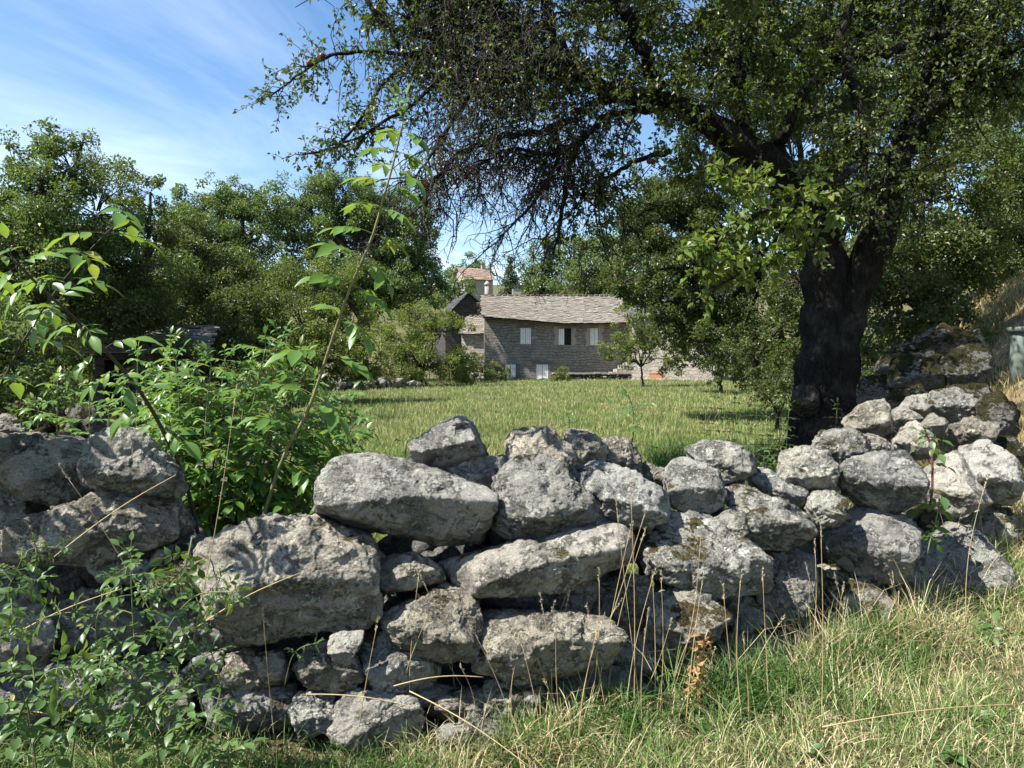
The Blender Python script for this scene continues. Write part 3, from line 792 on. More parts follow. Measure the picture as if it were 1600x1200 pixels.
def slates(mb, c0, c1, c2, c3, row, wid, r_, thick=0.035, sag=0.0):
    """overlapping stone slates on the quad c0 (eave left) c1 (eave right) c2 (ridge right) c3 (ridge left)"""
    c0, c1, c2, c3 = map(lambda q: np.asarray(q, float), (c0, c1, c2, c3))
    nr = max(2, int(np.linalg.norm(c3 - c0) / row))
    nrm = unit(np.cross(c1 - c0, c3 - c0)); nrm *= np.sign(nrm[2])
    for i in range(nr):
        f = i / nr
        L0 = c0 + (c3 - c0) * f; L1 = c1 + (c2 - c1) * f
        up = unit((c3 - c0) * (1) + (c2 - c1)); u = unit(L1 - L0); ln = np.linalg.norm(L1 - L0)
        x = -r_.uniform(0, wid * .5)
        while x < ln:
            w_ = wid * r_.uniform(.6, 1.5)
            xm = min(max(x + w_ / 2, 0.05), ln - 0.05)
            hl = row * r_.uniform(.85, 1.1)
            tl = unit(up - nrm * 0.14 + nrm * r_.normal() * 0.025)
            cc = L0 + u * xm + up * (hl * .5 + r_.normal() * 0.025) + nrm * (0.06 + r_.normal() * 0.008 - sag * math.sin(math.pi * xm / ln) * math.sin(math.pi * min(1, f + .2)))
            mb.box(cc, u, tl, np.cross(u, tl), min(w_, ln) / 2 - 0.006, hl * .72, thick / 2 * r_.uniform(.7, 1.3))
            x += w_
    return mb


def gable_body(mb, fr, u0, u1, dep, zf, zr, zb=None, front=True):
    """side walls with gables and the back; zf eave height, zr ridge height at mid depth"""
    zb = zf if zb is None else zb
    for u in (u0, u1):
        mb.add([fr(u, 0, -1.0), fr(u, 0, zf), fr(u, -dep / 2, zr), fr(u, -dep, zb), fr(u, -dep, -1.0)], [[0, 1, 2, 3, 4]])
    mb.add([fr(u0, -dep, -1), fr(u1, -dep, -1), fr(u1, -dep, zb), fr(u0, -dep, zb)], [[0, 1, 2, 3]])


def chimney(fr, u, n, z0, z1, s, mat, parent, capmat=None, pot=True):
    mb = MB(); mb.box(fr(u, n, (z0 + z1) / 2), fr.u, fr.n, Z3, s, s * .85, (z1 - z0) / 2)
    c = mb.build('chimney', mat, parent, smooth=False)
    m2 = MB()
    for i in (-1, 1):
        for j in (-1, 1):
            m2.box(fr(u + i * s * .78, n + j * s * .62, z1 + 0.09), fr.u, fr.n, Z3, s * .16, s * .16, 0.088)
    m2.box(fr(u, n, z1 + 0.21), fr.u, fr.n, Z3, s * 1.25, s * 1.1, 0.03)
    m2.build('chimney_cap', capmat or mat, c, smooth=False)
    return c


r_ = np.random.default_rng(21)
# --- main house
HX = P(757, 592, 55.0)
H = Frame((HX[0], HX[1], HX[2]), -3.5)
SCL = 20.9


def hu(x): return (x - 757) / SCL * 1.0


def hz_(y): return (592 - y) / SCL


rt = hroot('stone_house', 'two storey rubble stone house with slate roof and white shutters across the meadow', 'house', H)
UE = 10.9


def eave(u): return float(np.interp(u, [0, 2.5, 6.0, 8.0, UE], [4.62, 4.42, 4.14, 4.18, 4.25]))


wins = {'a': (2.68, 3.50, hz_(538), hz_(512)), 'b': (5.55, 6.52, hz_(539), hz_(513)), 'c': (7.95, 8.58, hz_(540), hz_(512)),
        'd': (1.55, 2.36, hz_(590), hz_(569)), 'door': (3.88, 4.80, hz_(597), hz_(569))}
mb = MB()
panel(mb, H, 0, UE, -1.0, lambda u: eave(u) + 0.05, list(wins.values()), 0.2)
gable_body(mb, H, 0, UE, 6.4, 4.6, 6.35)
hw = mb.build('wall', M['masonry'], rt, smooth=False)
rm = MB()
for k in range(8):
    ua, ub = -0.15 + k * (UE + .45) / 8, -0.15 + (k + 1) * (UE + .45) / 8
    ea, eb = eave(max(0, ua)), eave(min(UE, ub))
    rm.add([H(ua, .68, ea - .14), H(ub, .68, eb - .14), H(ub, -3.2, 6.3), H(ua, -3.2, 6.3)], [[0, 1, 2, 3]])
    slates(rm, H(ua, .74, ea - .06), H(ub, .74, eb - .06), H(ub, -3.2, 6.42), H(ua, -3.2, 6.42), 0.2, 0.34, r_)
slates(rm, H(UE + .3, -7.0, 4.5), H(-.15, -7.0, 4.5), H(-.15, -3.25, 6.42), H(UE + .3, -3.25, 6.42), 0.5, 0.6, r_)
rf = rm.build('roof', M['slate'], rt, smooth=False)
m2 = MB(); u = 0.0
while u < UE:
    w_ = r_.uniform(.26, .42)
    m2.box(H(u + w_ / 2, -3.2, 6.53 + r_.uniform(-.01, .05)), H.u, H.n, Z3, w_ * .42, .16, .045); u += w_ * r_.uniform(1.15, 1.5)
m2.build('ridge_tile', M['slate'], rf, smooth=False)
chimney(H, 2.62, -3.4, 6.3, 7.0, .33, M['surround'], rt, M['slate_dark'])


def window(key, shut, fr=H, root=rt, dark=True, lintel=None, surround=None):
    a, b, lo, hi = wins[key]
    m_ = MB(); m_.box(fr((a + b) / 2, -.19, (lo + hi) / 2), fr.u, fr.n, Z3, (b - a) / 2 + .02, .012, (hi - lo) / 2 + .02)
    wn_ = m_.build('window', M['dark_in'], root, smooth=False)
    for (s0, s1) in shut:
        ua, ub = a + (b - a) * s0, a + (b - a) * s1
        boards(fr, ua + .01, ub - .01, lo + .02, hi - .02, -.05, 3).build('shutter', M['white'], wn_, smooth=False)
    if lintel:
        m_ = MB(); m_.box(fr((a + b) / 2, .012, hi + .09), fr.u, fr.n, Z3, (b - a) / 2 + .26, .02, .085); m_.build('lintel', lintel, wn_, smooth=False)
    if surround:
        for sd in (-1, 1):
            m_ = MB(); z = lo - .02
            while z < hi + .02:
                h_ = r_.uniform(.22, .34); w_ = r_.uniform(.11, .20)
                m_.box(fr((a if sd < 0 else b) + sd * w_, .008, z + h_ / 2), fr.u, fr.n, Z3, w_ - .008, .02, h_ / 2)
                z += h_
            m_.build('jamb', surround, wn_, smooth=False)
    return wn_


window('a', [(0, .5), (.5, 1)], lintel=M['surround_dark'])
wb = window('b', [(0, .47)], surround=M['surround'])
wb['label'] = 'window with its right shutter folded open'
window('c', [(0, .5), (.5, 1)], surround=M['surround'])
window('d', [(0, .5), (.5, 1)], surround=M['surround_dark'])
a, b, lo, hi = wins['door']
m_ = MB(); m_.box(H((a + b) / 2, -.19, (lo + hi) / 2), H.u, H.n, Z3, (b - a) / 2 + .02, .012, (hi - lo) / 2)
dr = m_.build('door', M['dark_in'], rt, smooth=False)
for (ua, ub) in ((a, (a + b) / 2), ((a + b) / 2, b)):
    boards(H, ua + .01, ub - .01, lo + .02, hi - .02, -.06, 3).build('door_leaf', M['white'], dr, smooth=False)
m_ = MB(); m_.box(H((a + b) / 2, .014, hi + .12), H.u, H.n, Z3, (b - a) / 2 + .32, .02, .11); m_.build('lintel', M['surround_dark'], dr, smooth=False)
# doorstep, stair and the low terrace wall in front
m_ = MB()
for i in range(7):
    m_.box(H(3.3 + i * .30 + r_.uniform(-.03, .03), .55, -.16 + r_.uniform(-.02, .03)), H.u, H.n, Z3, .145, .5, .14)
m_.build('doorstep', M['surround'], rt, smooth=False)
st = thing('stone_stair', 'rough stone steps rising right between the shuttered house and its pale neighbour', 'stairs', H(9.6, .8, 0))
for i in range(6):
    m_ = MB(); u = 8.95 + i * .36
    for j in range(4):
        m_.box(H(u + .2, .35 + j * .38, .14 + i * .12 - .0), H.u, H.n, Z3, .2 + r_.uniform(-.02, .02), .18, .14 + i * .12 + r_.uniform(-.02, .02))
    m_.build('step', M['masonry_pale'], st, smooth=False)
tw = thing('terrace_wall', 'low terrace wall with flat pale coping stones in front of the shuttered house', 'wall', H(7.5, 1.6, 0))
m_ = MB(); cpm = MB(); u = 4.9
dirs4, F4 = ico(4)
while u < 11.1:
    w_ = r_.uniform(.22, .45)
    for z in (-.12, .10, .28):
        N = unit(r_.normal(size=(12, 3))); s = w_ * .55
        V = rock_verts(dirs4, N, r_.uniform(.7, 1.0, 12) * s, 9, s * 2, r_) * np.array([1, .9, .45]) + H(u + w_ / 2, 1.6 + r_.uniform(-.06, .06), z)
        m_.add(V, F4)
    cpm.box(H(u + w_ / 2, 1.6, .44 + r_.uniform(-.02, .02)), H.u, H.n, Z3, w_ / 2 - .01, .26 + r_.uniform(-.03, .03), .05)
    u += w_
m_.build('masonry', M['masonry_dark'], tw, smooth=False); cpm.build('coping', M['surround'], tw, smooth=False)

# --- annex on the left, set back
A = Frame(H(-1.72, -2.2, 0), 12.0)
ra = hroot('annex', 'small stone annex with slate roof and whitewashed gable left of the shuttered house', 'house', A)
mb = MB(); UA = 2.0
panel(mb, A, 0, UA, -1.0, lambda u: 3.55, [], .2)
gable_body(mb, A, 0, UA, 4.6, 3.55, 4.75)
mb.build('wall', M['masonry_pale'], ra, smooth=False)
rm = MB(); slates(rm, A(-.12, .35, 3.38), A(UA, .35, 3.38), A(UA, -2.3, 4.85), A(-.12, -2.3, 4.85), .2, .34, r_)
slates(rm, A(UA, -4.9, 3.38), A(-.12, -4.9, 3.38), A(-.12, -2.3, 4.85), A(UA, -2.3, 4.85), .4, .5, r_)
rf = rm.build('roof', M['slate'], ra, smooth=False)
m2 = MB(); u = 0
while u < UA:
    m2.box(A(u + .14, -2.3, 4.97), A.u, A.n, Z3, .13, .15, .04); u += .4
m2.build('ridge_tile', M['slate'], rf, smooth=False)
m_ = MB(); m_.box(A(-.015, -1.1, 1.75), A.u, A.n, Z3, .03, .55, 1.1); m_.build('door', M['white'], ra, smooth=False)
chimney(A, 1.45, -2.9, 4.4, 5.75, .5, M['masonry'], ra, M['slate_dark'])
m_ = MB(); m_.tube([A(1.15, -3.6, 5.5), A(1.15, -3.6, 7.55)], [.2, .2], 10); cp = m_.build('flue', M['surround'], ra)
m_ = MB(); m_.tube([A(1.15, -3.6, 7.5), A(1.15, -3.6, 7.6), A(1.15, -3.6, 7.85)], [.26, .26, .05], 10); m_.build('cowl', M['surround'], cp)

# --- dark gabled house behind the annex
c = P(696, 545, 66); Dk = Frame((c[0], c[1], G(c[0], c[1])), -14.0)
rd = hroot('dark_gabled_house', 'dark grey house in shade with black slate roof behind the annex', 'house', Dk)
mb = MB()
zt = P(735, 458, 66)[2] - Dk.o[2]
gable_w = 4.6
mb.add([Dk(0, 0, -1), Dk(gable_w, 0, -1), Dk(gable_w, 0, zt - 2.2), Dk(gable_w * .45, 0, zt), Dk(0, 0, zt - 2.2)], [[0, 1, 2, 3, 4]])
for u in (0, gable_w): mb.add([Dk(u, 0, -1), Dk(u, 0, zt - 2.2), Dk(u, -7, zt - 2.2), Dk(u, -7, -1)], [[0, 1, 2, 3]])
mb.add([Dk(0, -7, -1), Dk(gable_w, -7, -1), Dk(gable_w, -7, zt - 2.2), Dk(gable_w * .45, -7, zt), Dk(0, -7, zt - 2.2)], [[0, 1, 2, 3, 4]])
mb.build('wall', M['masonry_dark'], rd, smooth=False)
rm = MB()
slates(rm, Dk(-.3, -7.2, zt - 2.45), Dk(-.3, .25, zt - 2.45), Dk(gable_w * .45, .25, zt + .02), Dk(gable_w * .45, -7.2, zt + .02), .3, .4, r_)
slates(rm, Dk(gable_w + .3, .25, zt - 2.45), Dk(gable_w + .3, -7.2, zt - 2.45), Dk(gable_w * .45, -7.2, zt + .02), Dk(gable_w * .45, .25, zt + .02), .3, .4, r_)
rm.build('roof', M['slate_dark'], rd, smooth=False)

# --- far house with a clay tile roof up the hill
c = P(737, 480, 105); Fh = Frame((c[0], c[1], c[2] - 1.0), -24.0)
rh = hroot('far_house', 'distant pale house with red clay tile roof up the hill', 'house', Fh)
k = 105 / F
wl, hl_, rl = 36 * k, (480 - 436) * k + 1.0, (480 - 417) * k + 1.0
mb = MB(); panel(mb, Fh, -1.0, wl, -2, lambda u: hl_, [], .2)
gable_body(mb, Fh, -1.0, wl, 5.4, hl_, rl)
mb.build('wall', M['surround'], rh, smooth=False)
rm = MB(); slates(rm, Fh(-1.2, .3, hl_ - .1), Fh(wl + .25, .3, hl_ - .1), Fh(wl + .25, -2.7, rl + .08), Fh(-1.2, -2.7, rl + .08), .38, .3, r_, .06)
slates(rm, Fh(wl + .25, -5.7, hl_ - .1), Fh(-1.2, -5.7, hl_ - .1), Fh(-1.2, -2.7, rl + .08), Fh(wl + .25, -2.7, rl + .08), .6, .5, r_, .06)
rm.build('roof', M['tile_red'], rh, smooth=False)
chimney(Fh, wl - .5, -2.7, rl - .3, rl + .65, .22, M['surround'], rh, M['tile_red'])

# --- pale neighbour on the right, mostly behind the trees
c = P(987, 588, 53.0); R = Frame((c[0], c[1], G(c[0], c[1]) - .05), 24.0)
rr = hroot('pale_house', 'sunlit pale limestone house seen through the orchard trees on the right', 'house', R)
wins.update({'r1': (.55, 1.0, 2.3, 3.6), 'r2': (2.6, 3.3, 2.4, 3.5), 'r3': (2.3, 3.2, .2, 1.1)})
mb = MB(); UR = 6.0
panel(mb, R, 0, UR, -1, lambda u: 4.6, [wins['r1'], wins['r2']], .22)
gable_body(mb, R, 0, UR, 5.5, 4.6, 6.1)
mb.build('wall', M['masonry_pale'], rr, smooth=False)
rm = MB(); slates(rm, R(-.2, .4, 4.4), R(UR + .2, .4, 4.4), R(UR + .2, -2.75, 6.2), R(-.2, -2.75, 6.2), .24, .4, r_)
slates(rm, R(UR + .2, -5.9, 4.4), R(-.2, -5.9, 4.4), R(-.2, -2.75, 6.2), R(UR + .2, -2.75, 6.2), .4, .5, r_)
rm.build('roof', M['slate_dark'], rr, smooth=False)
window('r1', [], R, rr); window('r2', [(0, .5)], R, rr)
m_ = MB(); m_.box(R(2.0, .9, .35), R.u, R.n, Z3, .45, .16, .16)
for i in range(5): m_.box(R(1.62 + i * .19, .9, .53), R.u, R.n, Z3, .08, .18, .03)
tag(m_.build('planter', M['terracotta'], smooth=False, origin=R(2.0, .9, .2)), 'small terracotta trough on the grass before the pale house', 'planter')

# --- little shed in the orchard on the left
c = P(150, 640, 13.5); S = Frame((c[0], c[1], G(c[0], c[1])), -12.0)
rs = hroot('stone_shed', 'small dark stone shed with a sagging slate roof under the left trees', 'shed', S)
mb = MB(); k = 13.5 / F
us, zs = 1.75, P(200, 552, 13.5)[2] - S.o[2]
wins['s'] = (.15, .62, 0.0, zs - .12)
panel(mb, S, 0, us, -.5, lambda u: zs, [wins['s']], .3)
gable_body(mb, S, 0, us, 2.4, zs, zs + .5)
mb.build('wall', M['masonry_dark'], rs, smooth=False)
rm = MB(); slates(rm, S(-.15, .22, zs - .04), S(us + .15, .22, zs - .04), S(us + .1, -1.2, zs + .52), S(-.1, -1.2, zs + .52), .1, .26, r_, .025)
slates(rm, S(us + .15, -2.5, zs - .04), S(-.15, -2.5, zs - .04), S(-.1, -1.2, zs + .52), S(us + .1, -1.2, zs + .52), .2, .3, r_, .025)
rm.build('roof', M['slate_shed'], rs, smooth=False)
m_ = MB(); m_.box(S(.385, -.28, (zs - .12) / 2), S.u, S.n, Z3, .24, .01, (zs - .12) / 2); m_.build('doorway_shade', M['dark_in'], rs, smooth=False)  # black sheet painting the shade inside the open shed

# --- low boundary wall at the far left side of the meadow
lw = thing('field_wall', 'low tumbled boundary wall of grey stones along the left of the meadow', 'wall', P(580, 612, 36))
for k in range(46):
    x = 470 + k * 4.2 + r_.uniform(-3, 3)
    dd = 33 + 5 * (x - 470) / 180
    s = r_.uniform(.14, .32)
    q = P(x, 600, dd); q[2] = G(q[0], q[1]) + r_.uniform(0.0, .35)
    N = unit(r_.normal(size=(12, 3)))
    m_ = MB(); m_.add(rock_verts(dirs4, N, r_.uniform(.7, 1.0, 12) * s, 9, s * 2, r_) + q, F4)
    m_.build('field_stone', M['stone_green' if k % 3 else 'rubble'], lw)
# rough terrace wall behind the left end of the near wall, under the trees
ow = thing('orchard_wall', 'shadowed rubble wall under the trees behind the upper left boulders', 'wall', P(60, 650, 9.5))
for k in range(40):
    x = r_.uniform(-80, 420); s = r_.uniform(.12, .26)
    q = P(x, 640, 9.6 + .2 * r_.normal()); q[2] = G(q[0], q[1]) + r_.uniform(0.0, .75)
    N = unit(r_.normal(size=(12, 3)))
    m_ = MB(); m_.add(rock_verts(dirs4, N, r_.uniform(.7, 1.0, 12) * s, 9, s * 2, r_) + q, F4)
    m_.build('orchard_stone', M['stone_green'], ow)

# --- grey-green post with a cap beside the path
q = P(1594, 560, 8.6); q[2] = G(q[0], q[1])
pr = thing('path_post', 'grey green round post with a flat cap by the path at the right picture edge', 'post', q)
zt = P(1594, 519, 8.6)[2]
m_ = MB(); m_.tube([(q[0], q[1], q[2] - .2), (q[0], q[1], zt)], [.105, .10], 24); m_.build('shaft', M['post_green'], pr)
m_ = MB(); m_.tube([(q[0], q[1], zt), (q[0], q[1], zt + .015), (q[0], q[1], zt + .05), (q[0], q[1], zt + .06)], [.128, .14, .14, .125], 24); m_.build('cap', M['post_green'], pr)

# ------------------------------------------------------------------ leaves and crowns
def leaves(mb, pos, axis, nrm, ln, wd, fold=0.25):
    """two-triangle folded leaves"""
    axis = unit(axis); side = unit(np.cross(axis, nrm)); nn = np.cross(side, axis)
    ln = ln[:, None]; wd = wd[:, None]
    b = pos; tip = pos + axis * ln - nn * ln * 0.12
    l = pos + axis * ln * 0.48 + side * wd * .5 + nn * wd * fold
    r = pos + axis * ln * 0.48 - side * wd * .5 + nn * wd * fold
    V = np.stack([b, r, tip, l], 1).reshape(-1, 3)
    i = np.arange(len(pos))[:, None] * 4
    mb.add(V, np.concatenate([i + [[0, 1, 2]], i + [[0, 2, 3]]]))


def leaf_cloud(mb, c, R, n, ls, r_, out=None, flat=0.8, droop=0.25):
    """n leaves in a loose clump"""
    d = unit(r_.normal(size=(n, 3)))
    rad = R * r_.uniform(0.15, 1.0, (n, 1)) ** 0.6
    p = c + d * rad * np.array([1, 1, flat])
    o = d if out is None else unit(d + out)
    ax = unit(o * 0.6 + r_.normal(size=(n, 3)) * 0.7 + np.array([0, 0, -droop]))
    nm = unit(np.array([0, 0, 0.85]) + o * 0.45 + r_.normal(size=(n, 3)) * 0.55)
    l = ls * r_.uniform(0.75, 1.3) * r_.uniform(0.55, 1.3, n)
    leaves(mb, p, ax, nm, l, l * r_.uniform(0.45, 0.75, n))


def crown(lobes, ls, cover, r_, sub=0.30, per=26, shell=(0.45, 1.0), tubes_mb=None, root=None, trad=0.05, spray=0.0):
    """lobes: world (centre, R). Every lobe is filled with leaf clumps; returns the leaf mesh"""
    mb = MB(); segs, srad = [], []
    for c, R in lobes:
        la = ls * ls * 0.58 * 0.5
        n = max(60, int(cover * math.pi * R * R / la))
        m = max(6, int(per * r_.uniform(.85, 1.15)))
        d = unit(r_.normal(size=(m, 3)))
        q = c + d * R * r_.uniform(shell[0], shell[1], (m, 1)) * np.array([1, 1, .92])
        if spray:                                                     # shoots that break the outline
            far = r_.uniform(size=m) < spray
            q[far] = c + d[far] * R * r_.uniform(1.0, 1.28, (far.sum(), 1))
        rr = R * sub * r_.uniform(.55, 1.25, m)
        wgt = rr ** 2; wgt = wgt / wgt.sum()
        for j in range(m):
            leaf_cloud(mb, q[j], rr[j], max(8, int(n * wgt[j])), ls, r_, out=d[j] * .8)
        st = c[None] + (q - c) * 0.1
        t = np.linspace(0, 1, 5)[None, :, None]
        segs.append(st[:, None] * (1 - t) + q[:, None] * t + r_.normal(size=(m, 5, 3)) * R * 0.04 * np.sin(t * math.pi))
        srad.append(np.linspace(1, .25, 5)[None] * np.full((m, 1), max(0.006, R * 0.016)))
    if tubes_mb is not None:
        tubes(tubes_mb, np.concatenate(segs), np.concatenate(srad), 4)
        if root is not None:
            hub = root[1]
            for c, R in lobes:
                t = np.linspace(0, 1, 7)[:, None]
                mid = hub * (1 - t) + c * t + np.array([0, 0, 1.0]) * np.sin(t * math.pi) * 0.10 * np.linalg.norm(c - hub) + r_.normal(size=(7, 3)) * 0.03 * np.linalg.norm(c - hub) * np.sin(t * math.pi)
                tubes_mb.tube(mid, np.linspace(trad * .7, trad * .22, 7), 7, cap=False)
    return mb


def lobe(x, y, r, d): return (P(x, y, d), r * d / F)


def tree(name, label, cat, base, lobes, ls, mat, cover=2.2, group=None, trunk=0.12, bark='bark_grey', seed=0, hub=None, sub=.30, per=26, spray=0.12, shell=(.45, 1.), extra=None):
    r_ = np.random.default_rng(1000 + seed)
    base = np.asarray(base, float)
    r0 = thing(name, label, cat, base, group)
    L_ = [lobe(*l) if np.ndim(l[0]) == 0 else l for l in lobes]
    cen = np.mean([c for c, R in L_], 0)
    if hub is None: hub = base * .45 + cen * .55; hub[2] = base[2] + .45 * (cen[2] - base[2])
    tm = MB()
    t = np.linspace(0, 1, 8)[:, None]
    pts = (base - [0, 0, .3]) * (1 - t) + hub * t + r_.normal(size=(8, 3)) * .03 * np.linalg.norm(hub - base) * np.sin(t * math.pi)
    tm.tube(pts, np.linspace(trunk * 1.25, trunk * .8, 8), 10)
    cm = crown(L_, ls, cover, r_, sub, per, shell, tm, (base, hub), trunk, spray)
    tm.build('trunk', M[bark], r0)
    cm.build('crown', M[mat], r0, smooth=False)
    if extra: extra(r0, L_, r_)
    return r0


def fruit(n, size, name='apple'):
    def f(r0, L_, r_):
        for k in range(n):
            c, R = L_[r_.integers(len(L_))]
            d = unit(np.array([r_.normal() * .7, -1.0, r_.normal() * .5]))
            q = c + d * R * r_.uniform(.9, 1.05)
            m_ = MB(); V, F_ = ico(3); V = V.copy(); V[:, 2] -= .16 * np.exp(-8 * (V[:, 0] ** 2 + V[:, 1] ** 2)) * np.sign(V[:, 2])
            m_.add(V * size + q, F_); m_.build(name, M['apple'], r0)
    return f


def gbase(x, d, dz=0.0):
    q = P(x, 600, d); q[2] = G(q[0], q[1]) + dz; return q


# --- left orchard
tree('apple_tree', 'tallest light green apple tree at the left edge with shoots against the sky', 'tree', gbase(85, 13.0),
     [(55,330,90,12.6),(150,335,85,13.2),(110,262,62,13),(45,262,42,12.6),(128,222,24,13),(75,228,26,12.8),(60,420,105,12.4),(165,430,95,13),(15,345,60,12),(-60,380,110,12.5),(-70,300,80,13)],
     .058, 'leaf_mid', 2.1, 'orchard trees on the left', .13, seed=1, extra=fruit(4, .03), spray=.2)
tree('apple_tree', 'apple tree with a thin forked top showing sky through it, second from the left edge', 'tree', gbase(205, 14.5),
     [(190,290,36,14.4),(235,300,34,14.6),(205,350,42,14.5),(160,380,48,14.2),(245,365,36,14.8),(215,430,75,14.2),(170,480,80,13.8),(262,440,55,15)],
     .06, 'leaf_apple', 1.9, 'orchard trees on the left', .11, seed=2, spray=.3, per=20, sub=.26, extra=fruit(1, .03))
tree('apple_tree', 'broad dark apple tree with reddish tints above the stone shed', 'tree', gbase(330, 17.5),
     [(285,405,62,17),(345,420,68,17.5),(300,480,92,16.8),(385,470,80,17.4),(245,500,70,16),(350,545,82,16.6),(420,540,60,17),(262,560,55,16.2),(305,360,30,17.5)],
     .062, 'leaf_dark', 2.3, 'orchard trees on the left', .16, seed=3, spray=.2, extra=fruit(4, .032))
tree('fruit_bush', 'glossy bush with small pointed leaves at the left picture edge above the wall', 'bush', gbase(20, 8.2),
     [(20,560,78,8.2),(80,600,48,8.0),(-45,600,90,8.2),(40,500,56,8.4),(-40,500,80,8.5),(20,640,50,8.0)],
     .055, 'leaf_mid', 1.8, None, .05, seed=4, hub=gbase(20, 8.2, .5), extra=fruit(2, .022))
tree('hedge_bush', 'dark leafy bush low behind the left boulders below the shed roof', 'bush', gbase(330, 12.5),
     [(330,612,55,12.5),(400,610,50,12.8),(265,622,38,12.2),(450,600,50,13),(120,640,30,11.4)],
     .055, 'leaf_dark', 1.8, None, .05, seed=5, hub=gbase(330, 12.5, .3))
tree('hazel_tree', 'yellow green rounded tree right of the dark apple tree, behind the tall elder stem', 'tree', gbase(480, 26),
     [(455,445,58,25.5),(515,450,55,26),(470,510,70,25),(540,520,62,25.5),(410,490,60,25),(500,570,60,24.5),(560,570,45,25),(430,570,55,24.5)],
     .085, 'leaf_yellow', 2.2, 'shrubby trees along the left of the meadow', .14, seed=6, spray=.18)
tree('hazel_tree', 'loose yellow green shrub with drooping outer twigs left of the annex', 'tree', gbase(655, 41),
     [(655,500,42,41),(620,530,38,40.5),(690,520,42,41.5),(650,560,45,40),(700,570,38,41),(640,590,30,40),(610,570,30,40.5),(725,575,26,42)],
     .11, 'leaf_yellow', 2.1, 'shrubby trees along the left of the meadow', .10, seed=7, spray=.25, extra=fruit(3, .06, 'flower_head'))
tree('shrub', 'dark red flowering shrub in front of the annex wall', 'bush', gbase(738, 46),
     [(735,580,22,46),(722,560,24,46.5),(745,565,18,46.5),(712,590,20,46)], .10, 'leaf_dark', 2.2, None, .05, seed=8)
tree('orchard_bush', 'dark bush closing the view under the apple trees left of the shed roof', 'bush', gbase(60, 16),
     [(20,520,70,16),(100,520,60,16.5),(60,580,70,15.5),(140,560,50,15),(-60,540,90,16),(10,600,60,15)], .065, 'leaf_dark', 2.2, None, .06, seed=40, hub=gbase(60, 16, .6))
tree('orchard_bush', 'dark spreading bush right of the shed roof under the broad dark apple tree', 'bush', gbase(330, 15),
     [(275,560,42,13.2),(320,580,60,15),(390,590,60,15.5),(255,600,36,12.8),(450,590,50,17),(330,530,60,16),(220,585,26,12.4),(235,490,46,13.2),(180,495,40,12.9),(130,505,46,12.8)], .062, 'leaf_dark', 2.3, None, .06, seed=41, hub=gbase(330, 15, .6))
tree('orchard_tree', 'dense tree in shade behind the orchard on the far left', 'tree', gbase(120, 26),
     [(60,470,110,26),(180,470,110,26),(-60,440,120,26),(270,500,90,27),(120,540,90,25),(0,560,90,25),(250,570,70,25),(380,520,90,29),(340,580,60,27)], .10, 'leaf_dark', 2.2, None, .15, seed=42)
# --- big trees behind
tree('ash_tree', 'round crowned dark green tree at centre left on the skyline', 'tree', gbase(345, 47),
     [(345,345,58,47),(300,355,42,46),(395,360,48,46.5),(340,400,70,46),(400,420,60,46),(290,420,50,46),(345,305,34,47),(420,330,44,47),(300,330,36,47),(385,318,36,47.5)],
     .17, 'leaf_mid', 2.6, 'big trees on the skyline', .4, seed=9, sub=.27, per=34, spray=.1)
tree('ash_tree', 'largest domed dark green tree behind the elder top, its right side in deep shade', 'tree', gbase(560, 50),
     [(485,330,52,49.5),(545,325,55,50),(600,350,55,50.5),(635,395,48,50),(560,390,75,49.5),(480,400,60,49),(650,435,45,50),(600,440,65,49.5),(515,445,60,49),(540,300,42,50),(590,312,46,50.5),(495,305,40,50),(640,350,44,50.5),(660,410,36,51),(672,450,30,50.5),(445,350,42,49),(640,470,50,49)],
     .17, 'leaf_mid', 2.6, 'big trees on the skyline', .5, seed=10, sub=.27, per=34, spray=.1)
tree('hill_tree', 'small pale green tree behind the red tiled far house', 'tree', gbase(738, 132),
     [(738,414,20,132),(722,424,16,132),(755,422,16,131),(705,432,16,130)], .42, 'leaf_far', 2.4, 'trees on the hill behind the houses', .3, seed=11, per=22)
tree('hill_bush', 'bright green bush hiding the left half of the far house', 'bush', gbase(716, 96),
     [(715,446,20,96),(700,458,18,95),(732,452,15,97),(690,470,18,94),(720,465,18,95)], .30, 'leaf_far', 2.4, 'trees on the hill behind the houses', .2, seed=12, per=22)
cl_ = [(798, 406, 5, 92), (798, 418, 9, 92), (798, 432, 13, 92), (799, 447, 16, 92), (800, 462, 18, 92)]
tree('conifer', 'small dark pointed conifer between the far house and the house chimney', 'tree', gbase(798, 92), cl_, .26, 'leaf_cone', 3.0, None, .25, seed=13, sub=.4, per=18, spray=.05)
tree('hill_tree', 'tall rounded green tree on the hill right of the conifer', 'tree', gbase(855, 82),
     [(850,405,30,82),(835,435,32,81),(870,430,34,82),(845,460,34,80),(880,465,34,80),(862,385,22,82)], .28, 'leaf_far', 2.5, 'trees on the hill behind the houses', .4, seed=14, per=30)
tree('hill_tree', 'highest broad tree on the hill behind the slate roof', 'tree', gbase(925, 74),
     [(925,375,30,74),(895,395,32,73),(955,395,36,74),(925,430,46,72),(975,430,44,73),(900,455,36,71),(1000,395,40,75),(960,465,36,71)], .26, 'leaf_far', 2.5, 'trees on the hill behind the houses', .5, seed=15, per=32)
tree('hill_tree', 'shaded tree on the hill mostly hidden by the apple tree', 'tree', gbase(1060, 70),
     [(1040,400,50,70),(1100,400,60,70),(1070,460,60,69),(1160,430,60,70)], .28, 'leaf_mid', 2.3, 'trees on the hill behind the houses', .5, seed=16, per=30)
